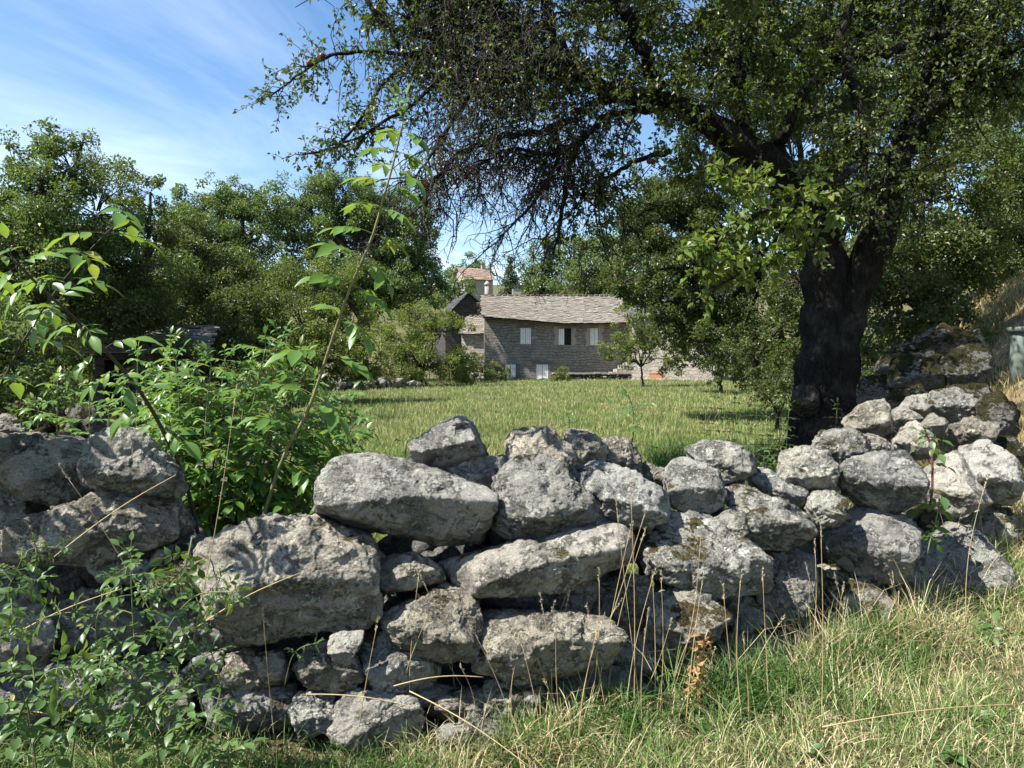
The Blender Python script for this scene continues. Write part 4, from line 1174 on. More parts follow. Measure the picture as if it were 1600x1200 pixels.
# --- small orchard trees in the meadow
tree('sapling', 'young light green sapling with two thin stems before the left end of the shuttered house', 'tree', gbase(778, 47),
     [(775,584,15,47),(762,592,11,47),(790,590,11,47),(772,572,8,47),(757,582,9,47.2),(794,578,6,47)], .10, 'leaf_yellow', 1.9, None, .035, seed=17, per=18)
tree('bush', 'small round yellowing bush right of the white double door', 'bush', gbase(876, 50),
     [(876,588,12,50),(866,594,9,50),(886,592,10,50),(880,578,7,50)], .09, 'leaf_yellow', 2.4, None, .03, seed=18, per=18, hub=gbase(876, 50, .2))
tree('young_apple_tree', 'young apple tree with drooping light leaves before the corner between the houses', 'tree', gbase(1006, 40),
     [(985,505,34,40),(1020,500,36,40.5),(960,530,24,39.5),(975,560,16,39.3),(1045,525,34,41),(1005,540,26,40),(952,556,12,39.3),(1040,560,28,40)], .11, 'leaf_yellow', 1.7, 'young apple trees in the meadow', .06, seed=19, spray=.3, per=22, sub=.24)
tree('young_apple_tree', 'young apple tree with a low pale fork before the right end of the pale house', 'tree', gbase(1125, 33),
     [(1090,505,40,33),(1140,490,46,33.5),(1180,520,42,33),(1110,545,30,32.5),(1160,555,30,32.5),(1070,545,24,33),(1205,560,34,32),(1075,520,36,33),(1125,575,26,32)], .09, 'leaf_apple', 2.3, 'young apple trees in the meadow', .08, seed=20, spray=.3, per=22, sub=.24)
# --- right side mass
tree('apple_tree', 'dense apple tree with hanging outer branches behind the old tree, left of its trunk', 'tree', gbase(1275, 19),
     [(1000,330,52,18.5),(1050,330,62,19),(1105,350,70,19),(1010,395,55,18.5),(1065,420,72,18.6),(1130,430,70,18.6),(1180,370,70,19),(975,440,38,18.4),(1040,480,42,18.2),(1120,495,45,18.2),(1190,460,60,18.4),(1210,520,50,18),(985,345,30,18.5),(1150,280,70,19.5),(1080,270,50,19.5),(1100,535,44,18),(1165,555,42,18),(1055,520,32,18.2),(1015,455,40,18.4),(1040,300,50,19)],
     .075, 'leaf_dark', 2.7, 'trees on the right bank', .09, hub=P(1190, 430, 19), seed=21, spray=.22, extra=fruit(3, .034))  # darker leaf colour chosen to stand for the shade on this tree
tree('field_maple', 'dense dark tree right of the old trunk with a thin mossy stem', 'tree', gbase(1432, 12.2),
     [(1440,280,80,12.5),(1500,310,85,13),(1420,360,75,12.2),(1480,400,85,12.4),(1400,440,62,12),(1460,470,62,11.8),(1505,405,58,12.4),(1370,480,50,11.8),(1380,400,60,12),(1540,350,70,13),(1475,500,30,12),(1410,515,36,11.6),(1450,200,80,13.5),(1530,170,80,14),(1400,120,70,14),(1470,110,60,14.5),(1350,545,40,11),(1470,520,50,11),(1485,480,36,11.8)],
     .062, 'leaf_apple', 2.1, 'trees on the right bank', .075, seed=22, spray=.15)
tree('field_maple', 'bluish green tree at the right picture edge above the dry bank', 'tree', gbase(1590, 17),
     [(1560,260,80,17),(1620,300,110,17),(1580,370,85,17),(1640,200,90,17.5),(1535,395,48,16.5),(1600,395,55,17),(1560,190,50,17.5),(1690,380,120,17),(1600,120,60,18)],
     .075, 'leaf_mid', 2.2, 'trees on the right bank', .2, seed=23, spray=.12)
tree('field_maple', 'shaded tree filling the gap between the two stems of the old apple tree', 'tree', gbase(1330, 16.5),
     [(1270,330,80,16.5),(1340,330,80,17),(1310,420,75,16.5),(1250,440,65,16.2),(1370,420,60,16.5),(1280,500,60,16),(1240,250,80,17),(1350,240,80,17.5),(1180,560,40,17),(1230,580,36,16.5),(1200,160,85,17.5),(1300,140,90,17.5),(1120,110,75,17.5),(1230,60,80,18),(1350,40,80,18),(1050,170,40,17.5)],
     .068, 'leaf_dark', 2.2, 'trees on the right bank', .15, seed=24, spray=.12)

tree('bank_bush', 'shady bush on the bank between the old trunk and the mossy ruined wall', 'bush', gbase(1400, 13),
     [(1395,545,40,12.5),(1440,560,40,12),(1360,560,40,13.5),(1465,535,30,12.5),(1340,600,36,14),(1400,590,36,12.8)], .062, 'leaf_dark', 2.0, None, .05, seed=50, hub=gbase(1400, 13, .4))
tree('bank_bush', 'dark undergrowth bush just left of the old trunk at the edge of the meadow', 'bush', gbase(1215, 15),
     [(1215,590,36,15),(1240,560,40,15.5),(1190,610,24,14.6),(1235,615,30,14)], .065, 'leaf_dark', 2.0, None, .05, seed=51, hub=gbase(1215, 15, .3))

# ------------------------------------------------------------------ the old apple tree over the wall
TR = P(1285, 690, 9.3); TR[2] = G(TR[0], TR[1])
old = thing('old_apple_tree', 'huge old apple tree with two leaning stems and dead twigs arching over the meadow', 'tree', TR)
ro = np.random.default_rng(77)


def br(px):
    """branch from (x, y, depth, half width in pixels)"""
    a = np.array(px, float)
    t = np.arange(len(a)); tt = np.linspace(0, len(a) - 1, (len(a) - 1) * 4 + 1)
    # Catmull-Rom through the control points
    out = []
    for s in tt:
        i = int(min(math.floor(s), len(a) - 2)); f = s - i
        p0, p1, p2, p3 = a[max(0, i - 1)], a[i], a[i + 1], a[min(len(a) - 1, i + 2)]
        out.append(0.5 * (2 * p1 + (p2 - p0) * f + (2 * p0 - 5 * p1 + 4 * p2 - p3) * f * f + (3 * p1 - p0 - 3 * p2 + p3) * f ** 3))
    out = np.array(out)
    pts = np.array([P(x, y, d) for x, y, d, w_ in out])
    return pts, np.maximum(out[:, 3], 0.7) * out[:, 2] / F


BR = {
 'A': [(1268,860,9.3,66),(1272,760,9.3,56),(1277,690,9.3,50),(1284,600,9.3,42),(1289,510,9.3,34),(1287,430,9.25,33),(1272,360,9.2,30),(1245,300,9.1,29),(1200,258,9.0,26),(1140,215,8.8,21),(1085,178,8.6,17),(1040,160,8.5,15),(980,150,8.3,13),(930,134,8.2,13),(890,108,8.1,12),(840,102,8.0,11),(790,110,7.9,9),(740,95,7.8,7),(690,72,7.8,5),(650,40,7.8,3)],
 'B': [(1310,860,9.2,52),(1306,760,9.2,44),(1304,690,9.2,38),(1307,600,9.2,32),(1317,520,9.2,28),(1343,440,9.2,27),(1370,370,9.1,25),(1392,290,9.1,23),(1405,245,9.0,20),(1435,190,9.0,19),(1475,150,8.9,15),(1512,124,8.9,11),(1570,85,8.9,8),(1640,40,8.9,5)],
 'B2': [(1500,134,8.9,11),(1494,90,8.9,9),(1482,20,8.8,7),(1470,-80,8.8,5)],
 'B3': [(1425,205,9.0,16),(1440,150,8.95,15),(1450,112,8.9,13),(1462,60,8.9,7),(1480,-40,8.9,4)],
 'B4': [(1512,124,8.9,8),(1530,135,8.9,6),(1560,140,8.9,5),(1600,150,8.9,3)],
 'A2': [(1215,265,9.0,11),(1222,215,8.9,10),(1250,155,8.7,9),(1292,102,8.6,9),(1312,55,8.5,7),(1340,-40,8.4,5)],
 'A2b': [(1308,85,8.6,8),(1332,135,8.4,8),(1348,195,8.3,7),(1353,250,8.2,5),(1356,300,8.2,3)],
 'A3': [(1310,85,8.6,7),(1372,84,8.5,8),(1442,62,8.5,8),(1492,48,8.5,6),(1560,15,8.4,5),(1620,-20,8.4,3)],
 'A4': [(1160,228,8.9,15),(1157,140,8.8,13),(1152,60,8.7,10),(1146,-60,8.6,7)],
 'A5': [(1035,160,8.5,12),(1012,95,8.3,11),(990,42,8.2,10),(962,0,8.1,9),(930,-70,8.0,6)],
 'A6': [(890,110,8.1,9),(868,60,8.0,8),(852,10,8.0,7),(838,-70,8.0,5)],
 'L1': [(1040,165,8.5,8),(1000,172,8.3,6),(960,178,8.1,6),(930,200,8.0,5),(905,226,7.9,5),(890,255,7.9,4.5),(882,300,7.8,4),(876,350,7.8,3),(864,398,7.8,1.6)],
 'L2': [(1000,152,8.4,7),(940,161,8.2,6),(900,176,8.0,6),(860,205,7.8,5.5),(800,212,7.6,5),(760,222,7.5,4.5),(720,240,7.4,4),(690,270,7.4,2.5),(670,300,7.4,1.5)],
 'L3': [(1045,235,8.8,5),(1000,250,8.5,4),(960,270,8.4,3),(930,288,8.3,2.5),(906,310,8.2,1.5)],
 'L4': [(868,200,7.8,4),(870,255,7.7,3.5),(856,280,7.6,3),(830,320,7.5,2.5),(800,352,7.5,2),(780,372,7.5,1.2)],
 'L5': [(930,200,8.0,4),(880,235,7.9,3),(840,240,7.8,3),(800,232,7.7,2.5),(740,262,7.6,2)],
 'C1': [(545,-40,7.6,3.2),(575,5,7.6,3.6),(612,52,7.6,4),(636,86,7.7,5),(680,80,7.7,5),(735,95,7.8,6)],
 'C2': [(640,86,7.7,4),(590,80,7.5,3),(530,85,7.4,2.5),(494,98,7.3,2),(452,128,7.3,1.6),(420,152,7.3,1.2)],
 'C3': [(655,90,7.7,4),(600,130,7.5,3),(565,185,7.4,2.5),(525,228,7.3,2),(475,240,7.3,1.2)],
 'C4': [(700,110,7.7,4),(650,160,7.5,3),(600,190,7.4,2.4),(560,215,7.3,2),(515,228,7.3,1.2)],
 'C5': [(760,110,7.8,5),(720,170,7.5,4),(690,215,7.4,3),(665,255,7.3,2),(640,285,7.3,1.2)],
 'T1': [(700,80,7.8,4),(690,30,7.6,4),(660,-20,7.5,4),(640,-80,7.5,3)],
 'T2': [(790,108,7.9,6),(775,50,7.7,6),(770,-10,7.6,5),(760,-80,7.5,4)],
 'S1': [(1335,265,7.4,7),(1290,285,6.8,5),(1250,300,6.4,4.5),(1212,318,6.2,4),(1170,340,6.1,3),(1135,365,6.0,2),(1110,400,6.0,1.4)],
 'S2': [(1265,292,6.6,4),(1240,330,6.3,3.4),(1210,355,6.2,3),(1160,372,6.1,2.4),(1120,390,6.0,1.6),(1085,415,6.0,1)],
 'S3': [(1290,285,6.8,4),(1290,330,6.6,3),(1270,370,6.5,2.5),(1235,395,6.4,2),(1190,420,6.4,1.2)],
 'S5': [(1240,330,6.3,3),(1200,390,6.1,2.5),(1150,430,6.0,2),(1110,455,6.0,1.2)],
 'S4': [(1250,300,6.4,3),(1200,290,6.2,2.5),(1150,280,6.1,2),(1105,250,6.0,1.2)],
}
tk = MB(); paths = {}
for k, v in BR.items():
    pts, rad = br(v); paths[k] = (pts, rad)
    if k in 'AB':
        rad = rad * (1 + 0.07 * np.sin(np.arange(len(rad)) * 1.9 + len(k)))
    j = ro.normal(size=pts.shape) * rad[:, None] * (0.045 if k in 'AB' else .4)
    j[0] = 0
    tk.tube(pts + j, rad, 16 if k in 'AB' else (10 if len(k) == 2 and k[0] in 'AB' else 6), wob=.07)
trunk = tk.build('trunk', M['bark'], old)
# sawn knot near the foot, catching the light
c = P(1258, 617, 8.9)
kd = unit(np.array([-.35, -.75, .55])); m_ = MB()
ku = unit(np.cross(kd, [0, 0, 1])); kv = np.cross(kd, ku)
rings = []
for s, rr in ((-.25, .17), (-.08, .165), (0, .15), (.03, .13), (.015, .09), (-.02, .05), (-.04, 0.01)):
    an = np.linspace(0, 2 * math.pi, 18, endpoint=False)
    rings.append(c + kd * s + rr * (np.cos(an)[:, None] * ku + np.sin(an)[:, None] * kv) * (1 + .06 * ro.normal(size=(18, 1))))
V = np.concatenate(rings); f = []
for i in range(len(rings) - 1):
    for j in range(18): f.append([i * 18 + j, i * 18 + (j + 1) % 18, (i + 1) * 18 + (j + 1) % 18, (i + 1) * 18 + j])
m_.add(V, f); kn = m_.build('knot', M['bark_grey'], trunk)

dead = MB(); live = MB(); lf = MB(); lb = MB()
NT_ = 7


def twig_set(mb, start, dirs, length, r0, droop, r_, curl=.35):
    """random twigs as a batch; returns their points (B, NT_, 3)"""
    B = len(start); pts = np.zeros((B, NT_, 3)); pts[:, 0] = start; d = unit(dirs)
    st = (length / (NT_ - 1))[:, None]
    for i in range(1, NT_):
        d = unit(d + r_.normal(size=(B, 3)) * curl + np.array([0, 0, -1.0]) * np.asarray(droop).reshape(-1, 1) * .4)
        pts[:, i] = pts[:, i - 1] + d * st
    rad = np.asarray(r0).reshape(-1, 1) * np.linspace(1, .35, NT_)[None]
    tubes(mb, pts, rad, 4)
    return pts


def along(keys, n, r_, lo=.15):
    """n random places along the named branches, weighted by length"""
    P_, T_ = [], []
    L_ = np.array([np.linalg.norm(np.diff(paths[k][0], axis=0), axis=1).sum() for k in keys]); L_ /= L_.sum()
    for k in r_.choice(len(keys), n, p=L_):
        pts, rad = paths[keys[k]]
        s = r_.uniform(lo, 1) * (len(pts) - 1); i = int(min(s, len(pts) - 2)); f = s - i
        P_.append(pts[i] * (1 - f) + pts[i + 1] * f); T_.append(unit(pts[i + 1] - pts[i]))
    return np.array(P_), np.array(T_)


def leaf_on(mb, pts, per, ls, r_, start=2):
    """leaves along a batch of twigs"""
    B = len(pts); n = per
    i = r_.integers(start, NT_ - 1, size=(B, n)); f = r_.uniform(size=(B, n, 1))
    b = np.arange(B)[:, None]
    p = pts[b, i] * (1 - f) + pts[b, i + 1] * f
    t = unit(pts[b, i + 1] - pts[b, i])
    p = p.reshape(-1, 3); t = t.reshape(-1, 3); m = len(p)
    ax = unit(t * .5 + r_.normal(size=(m, 3)) * .8 + np.array([0, 0, -.25]))
    nm = unit(np.array([0, 0, .8]) + r_.normal(size=(m, 3)) * .6)
    l = ls * r_.uniform(.6, 1.25, m)
    leaves(mb, p + ax * .012, ax, nm, l, l * r_.uniform(.5, .75, m))


# dead, drooping tangle on the left of the crown
keys = ['L2', 'L5', 'C5', 'L4', 'A6', 'L1', 'T2', 'L5', 'L2']
s, t = along(keys, 270, ro)
dr_ = unit(ro.normal(size=s.shape) * np.array([.8, .9, .5]) + np.array([-.35, 0, -.3]) + t * .4)
p1 = twig_set(dead, s, dr_, ro.uniform(.35, 1.05, len(s)), ro.uniform(.005, .010, len(s)), .55, ro)
for gen in range(2):
    src = p1 if gen == 0 else p2
    B = len(src); n = 5 if gen == 0 else 2
    b = np.repeat(np.arange(B), n); i = ro.integers(1, NT_ - 1, size=len(b)); st = src[b, i]
    tn = unit(src[b, i + 1] - src[b, i])
    dd = unit(tn * .6 + ro.normal(size=st.shape) * .8 + np.array([0, 0, -.35]))
    p2 = twig_set(dead, st, dd, ro.uniform(.10, .38, len(b)) * (1 if gen == 0 else .6), np.full(len(b), .0045 if gen == 0 else .0032), .5, ro, .55)
    if gen == 0: leaf_on(lf, p2[ro.uniform(size=len(p2)) < .35], 3, .035, ro)
    else: leaf_on(lf, p2[ro.uniform(size=len(p2)) < .22], 3, .032, ro)
# dense grey mat of hanging twigs
s = np.array([P(x, y, d) for x, y, d in zip(ro.normal(755, 70, 1500), ro.normal(85, 70, 1500), ro.normal(7.6, .5, 1500))])
p3 = twig_set(dead, s, ro.normal(size=s.shape) * np.array([.6, .6, .3]) + np.array([-.3, -.1, -.8]), ro.uniform(.2, .6, len(s)), ro.uniform(.0035, .006, len(s)), .6, ro, .5)
leaf_on(lf, p3[ro.uniform(size=len(p3)) < .5], 6, .04, ro)
# left leafy tip with apples
s, t = along(['C1', 'C2', 'C3', 'C4', 'T1'], 260, ro, 0.05)
p1 = twig_set(live, s, unit(ro.normal(size=s.shape) * .9 + t * .4), ro.uniform(.2, .55, len(s)), np.full(len(s), .005), .15, ro, .5)
leaf_on(lf, p1, 13, .050, ro)
# live leafy wood over the whole crown
keys = ['A', 'B', 'B2', 'B3', 'B4', 'A2', 'A2b', 'A3', 'A4', 'A5', 'A6', 'L3', 'T1', 'T2']
s, t = along(keys, 480, ro, .5)
p1 = twig_set(live, s, unit(ro.normal(size=s.shape) + t * .3 + np.array([0, 0, .15])), ro.uniform(.5, 1.5, len(s)), ro.uniform(.008, .014, len(s)), .12, ro)
b = np.repeat(np.arange(len(p1)), 6); i = ro.integers(1, NT_ - 1, size=len(b))
p2 = twig_set(live, p1[b, i], unit(ro.normal(size=(len(b), 3)) + unit(p1[b, i + 1] - p1[b, i]) * .4), ro.uniform(.2, .6, len(b)), np.full(len(b), .0045), .2, ro, .45)
leaf_on(lf, p2, 11, .058, ro); leaf_on(lf, p1, 10, .058, ro)
# leaf masses of the upper and right crown; lobes above the frame added for shade
CL = [(1010,40,55,8.9),(1085,40,70,9.6),(1160,20,70,9.8),(1240,40,75,10.2),(1320,30,70,10.2),(1400,10,70,9.9),(1480,-10,60,10),(1100,110,60,10),(1200,130,62,10.6),(1290,170,62,10.9),(1360,140,50,10.6),
      (1230,200,55,10.6),(1310,250,48,10.8),(1020,-30,70,8.6),(1200,-70,90,9),(1350,-80,90,9),(1500,-90,80,9),(900,20,45,8.8),(940,-40,60,8.4),(850,-50,60,8.2),(770,15,42,8.2),(720,-40,60,7.9),(640,-40,50,7.7),
      (1540,60,36,9.8),(1580,10,40,9.8),(1590,110,30,10),(1450,90,30,10.2),(820,170,24,8.8),(800,40,34,8.5),(870,150,24,8.9),(1060,250,40,9.8),(1110,280,40,9.8),(700,30,30,8.2),(640,40,26,8.0),(590,30,22,7.8),(1130,30,40,8.2),(1290,60,36,8.2),(1210,90,30,8.4),(1060,110,30,8.2),(750,-200,110,8.5),(900,-190,110,9),(1050,-200,120,9.2),(1200,-230,120,9.4),(1350,-230,120,9.4),(980,-330,120,9.2),(1150,-360,120,9.4),(650,-140,70,8),(1480,-220,110,9.4),(1040,-95,105,6.2),(1130,-70,90,6.6),(940,-165,100,6.4),(1010,-230,110,6.6),
      (1230,340,34,8.6),(1285,265,34,8.5),(1160,290,34,8.4),(1330,330,30,8.7),(1200,180,34,8.3),(1130,160,36,8.3),(1380,180,30,8.5),(1430,280,26,8.7),(1260,110,36,8.3)]
cm = crown([lobe(*q) for q in CL], .060, 1.75, ro, .30, 22, (.3, 1.1), live)
lf.V += cm.V; lf.Fs += [f + lf.n for f in cm.Fs]; lf.n += cm.n
# low sunlit spray reaching towards the camera
s, t = along(['S1', 'S2', 'S3', 'S4', 'S5'], 135, ro, .12)
p1 = twig_set(live, s, unit(ro.normal(size=s.shape) * .8 + t * .5 + np.array([-.1, -.1, -.1])), ro.uniform(.12, .38, len(s)), np.full(len(s), .0045), .2, ro, .4)
leaf_on(lb, p1, 11, .082, ro, 1)
dead.build('dead_wood', M['twig'], old); live.build('branch_wood', M['bark'], old)
lf.build('crown', M['leaf_apple'], old, smooth=False)
lb.build('low_spray', M['leaf_bright'], old, smooth=False)['label'] = 'sunlit spray of larger yellow green leaves'
for x, y, d in ((503, 88, 7.35), (484, 99, 7.3), (497, 92, 7.45), (925, 256, 8.2), (1015, 252, 8.4), (665, 288, 7.3)):
    V, F_ = ico(3); V = V.copy(); V[:, 2] -= .16 * np.exp(-8 * (V[:, 0] ** 2 + V[:, 1] ** 2)) * np.sign(V[:, 2])
    m_ = MB(); m_.add(V * .036 + P(x, y, d), F_); m_.build('apple', M['apple'], old)

# ------------------------------------------------------------------ grass
def blades(mb, base, head, h, wd, bend, seg=3, lean=0.1, r_=rng):
    """curved tapering grass blades: base (N,3), heading angle, height, width, bend (radians over the length)"""
    N = len(base)
    dirh = np.stack([np.cos(head), np.sin(head), np.zeros(N)], -1)
    tw = head + r_.uniform(.5, 2.6, N)
    side = np.stack([np.cos(tw), np.sin(tw), np.zeros(N)], -1)
    p = base.copy(); V = []
    th = r_.uniform(0.02, lean + .02, N)
    st = h / seg
    for i in range(seg + 1):
        f = i / seg
        if i < seg:
            w_ = (wd * (1 - 0.65 * f ** 1.6))[:, None] * .5
            V += [p - side * w_, p + side * w_]
        else:
            V += [p]
        p = p + (dirh * np.sin(th)[:, None] + np.array([0, 0, 1.0]) * np.cos(th)[:, None]) * st[:, None]
        th = th + bend / seg
    V = np.stack(V, 1).reshape(-1, 3); k = 2 * seg + 1
    i = np.arange(N)[:, None] * k
    fs = [i + [[2 * j, 2 * j + 1, 2 * j + 3, 2 * j + 2]] for j in range(seg - 1)]
    t = i + [[2 * seg - 2, 2 * seg - 1, 2 * seg]]
    mb.add(V, *( [np.concatenate(fs)] if fs else []), t)


def on_ground(X, Y): return np.stack([X, Y, G(X, Y) - .005], -1)


def wall_front(X): return np.interp(X, [-3, -1, 0, 1, 2, 2.7, 3.4, 3.9], [2.98, 3.02, 3.15, 3.42, 3.95, 4.5, 5.0, 5.6])


def wall_back(X):      # how far behind the camera plane the wall's rear side runs
    return np.interp(X, [-3, -1, 0, 1, 2, 3, 3.6], [3.75, 3.8, 3.95, 4.2, 4.8, 6.2, 9.0])


r_ = np.random.default_rng(31)
n = 210000
d = np.exp(r_.uniform(math.log(4.2), math.log(58), n)); x = r_.uniform(380, 1330, n)
X = (x - 800) / F * d; Y = d
k = Y > wall_back(X) + .15
X, Y, d = X[k], Y[k], d[k]; n = len(X)
tall = 0.75 + 0.5 * perlin(np.stack([X * .7, Y * .7, 0 * X], -1)) + .35 * perlin(np.stack([X * 2.3, Y * 2.3, 0 * X + 3], -1))
mb = MB()
blades(mb, on_ground(X, Y), r_.uniform(0, 6.28, n), (r_.uniform(.07, .22, n) + .0002 * d) * tall.clip(.35, 1.5), (.0035 + .00055 * d) * r_.uniform(.6, 1.3, n), r_.uniform(.2, 1.5, n), 2, .35, r_)

n = 9000                                               # taller seeding grass in drifts
d = np.exp(r_.uniform(math.log(4.6), math.log(45), n)); x = r_.uniform(380, 1330, n)
X = (x - 800) / F * d; Y = d
k = (Y > wall_back(X) + .2) & (perlin(np.stack([X * .45, Y * .45, 0 * X + 9], -1)) > .05)
X, Y, d = X[k], Y[k], d[k]; n = len(X)
blades(mb, on_ground(X, Y), r_.uniform(0, 6.28, n), r_.uniform(.2, .48, n), .0025 + .0004 * d, r_.uniform(.1, .9, n), 2, .3, r_)
tag(mb.build('meadow_grass', M['meadow'], smooth=False), kind='stuff', label='sunlit short meadow grass running from the wall to the shuttered house')

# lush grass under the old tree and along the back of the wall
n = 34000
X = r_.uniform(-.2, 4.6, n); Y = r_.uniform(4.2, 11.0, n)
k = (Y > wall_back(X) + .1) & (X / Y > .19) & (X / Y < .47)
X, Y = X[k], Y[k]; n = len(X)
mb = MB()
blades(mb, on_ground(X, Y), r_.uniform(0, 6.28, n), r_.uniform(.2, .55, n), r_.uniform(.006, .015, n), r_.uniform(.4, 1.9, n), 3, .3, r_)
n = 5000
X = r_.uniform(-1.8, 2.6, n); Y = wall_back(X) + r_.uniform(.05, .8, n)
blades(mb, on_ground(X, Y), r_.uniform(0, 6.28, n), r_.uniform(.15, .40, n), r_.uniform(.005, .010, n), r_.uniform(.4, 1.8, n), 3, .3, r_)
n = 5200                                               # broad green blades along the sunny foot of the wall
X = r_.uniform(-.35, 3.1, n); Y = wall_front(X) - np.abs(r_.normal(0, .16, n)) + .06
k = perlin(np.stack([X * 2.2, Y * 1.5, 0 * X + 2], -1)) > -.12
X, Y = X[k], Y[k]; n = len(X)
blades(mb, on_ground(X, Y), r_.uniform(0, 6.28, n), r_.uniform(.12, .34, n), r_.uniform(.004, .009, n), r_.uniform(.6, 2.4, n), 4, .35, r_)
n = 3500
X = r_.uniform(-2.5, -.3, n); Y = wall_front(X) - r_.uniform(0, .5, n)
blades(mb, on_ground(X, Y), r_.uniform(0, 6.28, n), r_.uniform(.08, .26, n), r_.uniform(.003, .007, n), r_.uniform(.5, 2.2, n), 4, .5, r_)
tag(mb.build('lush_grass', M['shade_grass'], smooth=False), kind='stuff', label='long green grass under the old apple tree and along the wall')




n = 134000
X = r_.uniform(-2.6, 7.0, n); Y = r_.uniform(2.45, 5.6, n)
k = (Y < wall_front(X) + .08) & (X / Y > -.76) & (X / Y < 1.7)
X, Y = X[k], Y[k]; n = len(X)
near = np.clip(1 - (wall_front(X) - Y) / .55, 0, 1)
h = r_.uniform(.04, .12, n) * (1 + 2.4 * near * np.clip((X + .5) / .8, .35, 1)) * np.interp(X, [-.6, .3], [1.0, 1.25]) * (0.85 + 1.0 * perlin(np.stack([X * 2, Y * 2, 0 * X], -1)) + .6 * perlin(np.stack([X * 6, Y * 6, 0 * X + 5], -1))).clip(.35, 2.0)
mb = MB()
blades(mb, on_ground(X, Y), r_.uniform(0, 6.28, n), h, r_.uniform(.0022, .006, n), r_.uniform(.3, 2.3, n), 3, .7, r_)
n = 7200                                              # thin straw lying over the turf
X = r_.uniform(-2.4, 6.5, n); Y = r_.uniform(2.5, 5.2, n); k = Y < wall_front(X); X, Y = X[k], Y[k]; n = len(X)
q = on_ground(X, Y); q[:, 2] += r_.uniform(.01, .10, n)
blades(mb, q, r_.uniform(0, 6.28, n), r_.uniform(.08, .26, n), r_.uniform(.0018, .0034, n), r_.uniform(.3, 1.2, n), 3, 1.4, r_)
tag(mb.build('verge_grass', M['verge'], smooth=False), kind='stuff', label='rough verge of green blades and bleached straw in front of the wall')

n = 64000
d = r_.uniform(4.6, 18, n); x = r_.uniform(1430, 2050, n)
X = (x - 800) / F * d; Y = d
pd = np.min(np.hypot(X[:, None] - cx[None, ::4], Y[:, None] - cy[None, ::4]), 1)
k = pd > .62 + .25 * r_.normal(size=n)
X, Y, d = X[k], Y[k], d[k]; n = len(X)
mb = MB()
blades(mb, on_ground(X, Y), r_.uniform(0, 6.28, n), r_.uniform(.06, .26, n), .003 + .0007 * d, r_.uniform(.3, 1.8, n), 3, .4, r_)
tag(mb.build('bank_grass', M['dry'], smooth=False), kind='stuff', label='dry tufted grass on the bank beside the path')


# ------------------------------------------------------------------ leafy plants close by
def leaflet(mb, pos, axis, nrm, ln, wd, curl=.35, fold=.18, seg=5):
    axis = unit(axis); side = unit(np.cross(axis, nrm)); nn = np.cross(side, axis)
    V = []; p = np.array(pos, float); a = axis; m_ = nn
    prof = [.10, .72, 1.0, .82, .42, .0]
    for i in range(seg + 1):
        w_ = wd * .5 * prof[i]
        V += [p - side * w_ + m_ * fold * w_ * 1.6, p, p + side * w_ + m_ * fold * w_ * 1.6]
        th = -curl / seg
        a = unit(a * math.cos(th) + m_ * math.sin(th)); m_ = np.cross(side, a)
        p = p + a * ln / seg
    f = []
    for i in range(seg):
        for j in range(2): f.append([i * 3 + j, i * 3 + j + 1, i * 3 + j + 4, i * 3 + j + 3])
    mb.add(V, f)


def compound(mb, sm, base, dr, nrm, length, pairs, ll, r_, lw=.42, droop=.5, petr=.0022):
    """pinnate leaf: rachis with pairs of leaflets and one at the tip"""
    dr = unit(dr); pts = [np.array(base, float)]; d = dr
    n = 7
    for i in range(n):
        d = unit(d + np.array([0, 0, -1]) * droop / n); pts.append(pts[-1] + d * length / n)
    pts = np.array(pts)
    sm.tube(pts, np.linspace(petr, petr * .5, n + 1), 4, cap=False)
    side = unit(np.cross(dr, nrm))
    for k in range(pairs):
        f = (.38 + .5 * k / max(1, pairs - .4)) * n; i = int(f); q = pts[i] * (1 - f + i) + pts[min(n, i + 1)] * (f - i)
        t = unit(pts[min(n, i + 1)] - pts[i])
        for s in (-1, 1):
            a = unit(side * s * .9 + t * .55 + r_.normal(size=3) * .12 + np.array([0, 0, -.12]))
            m_ = unit(np.asarray(nrm) + r_.normal(size=3) * .18)
            l = ll * r_.uniform(.8, 1.1) * (.82 + .18 * k)
            leaflet(mb, q, a, m_, l, l * lw * r_.uniform(.85, 1.1), r_.uniform(.15, .7))
    l = ll * r_.uniform(.95, 1.2)
    leaflet(mb, pts[-1], unit(pts[-1] - pts[-2]), nrm, l, l * lw, r_.uniform(.2, .6))


def spline3(px, n=26):
    a = np.array([P(*q) for q in px]); m = len(a); out = []
    for s in np.linspace(0, m - 1, n):
        i = int(min(math.floor(s), m - 2)); f = s - i
        p0, p1, p2, p3 = a[max(0, i - 1)], a[i], a[i + 1], a[min(m - 1, i + 2)]
        out.append(0.5 * (2 * p1 + (p2 - p0) * f + (2 * p0 - 5 * p1 + 4 * p2 - p3) * f * f + (3 * p1 - p0 - 3 * p2 + p3) * f ** 3))
    return np.array(out)


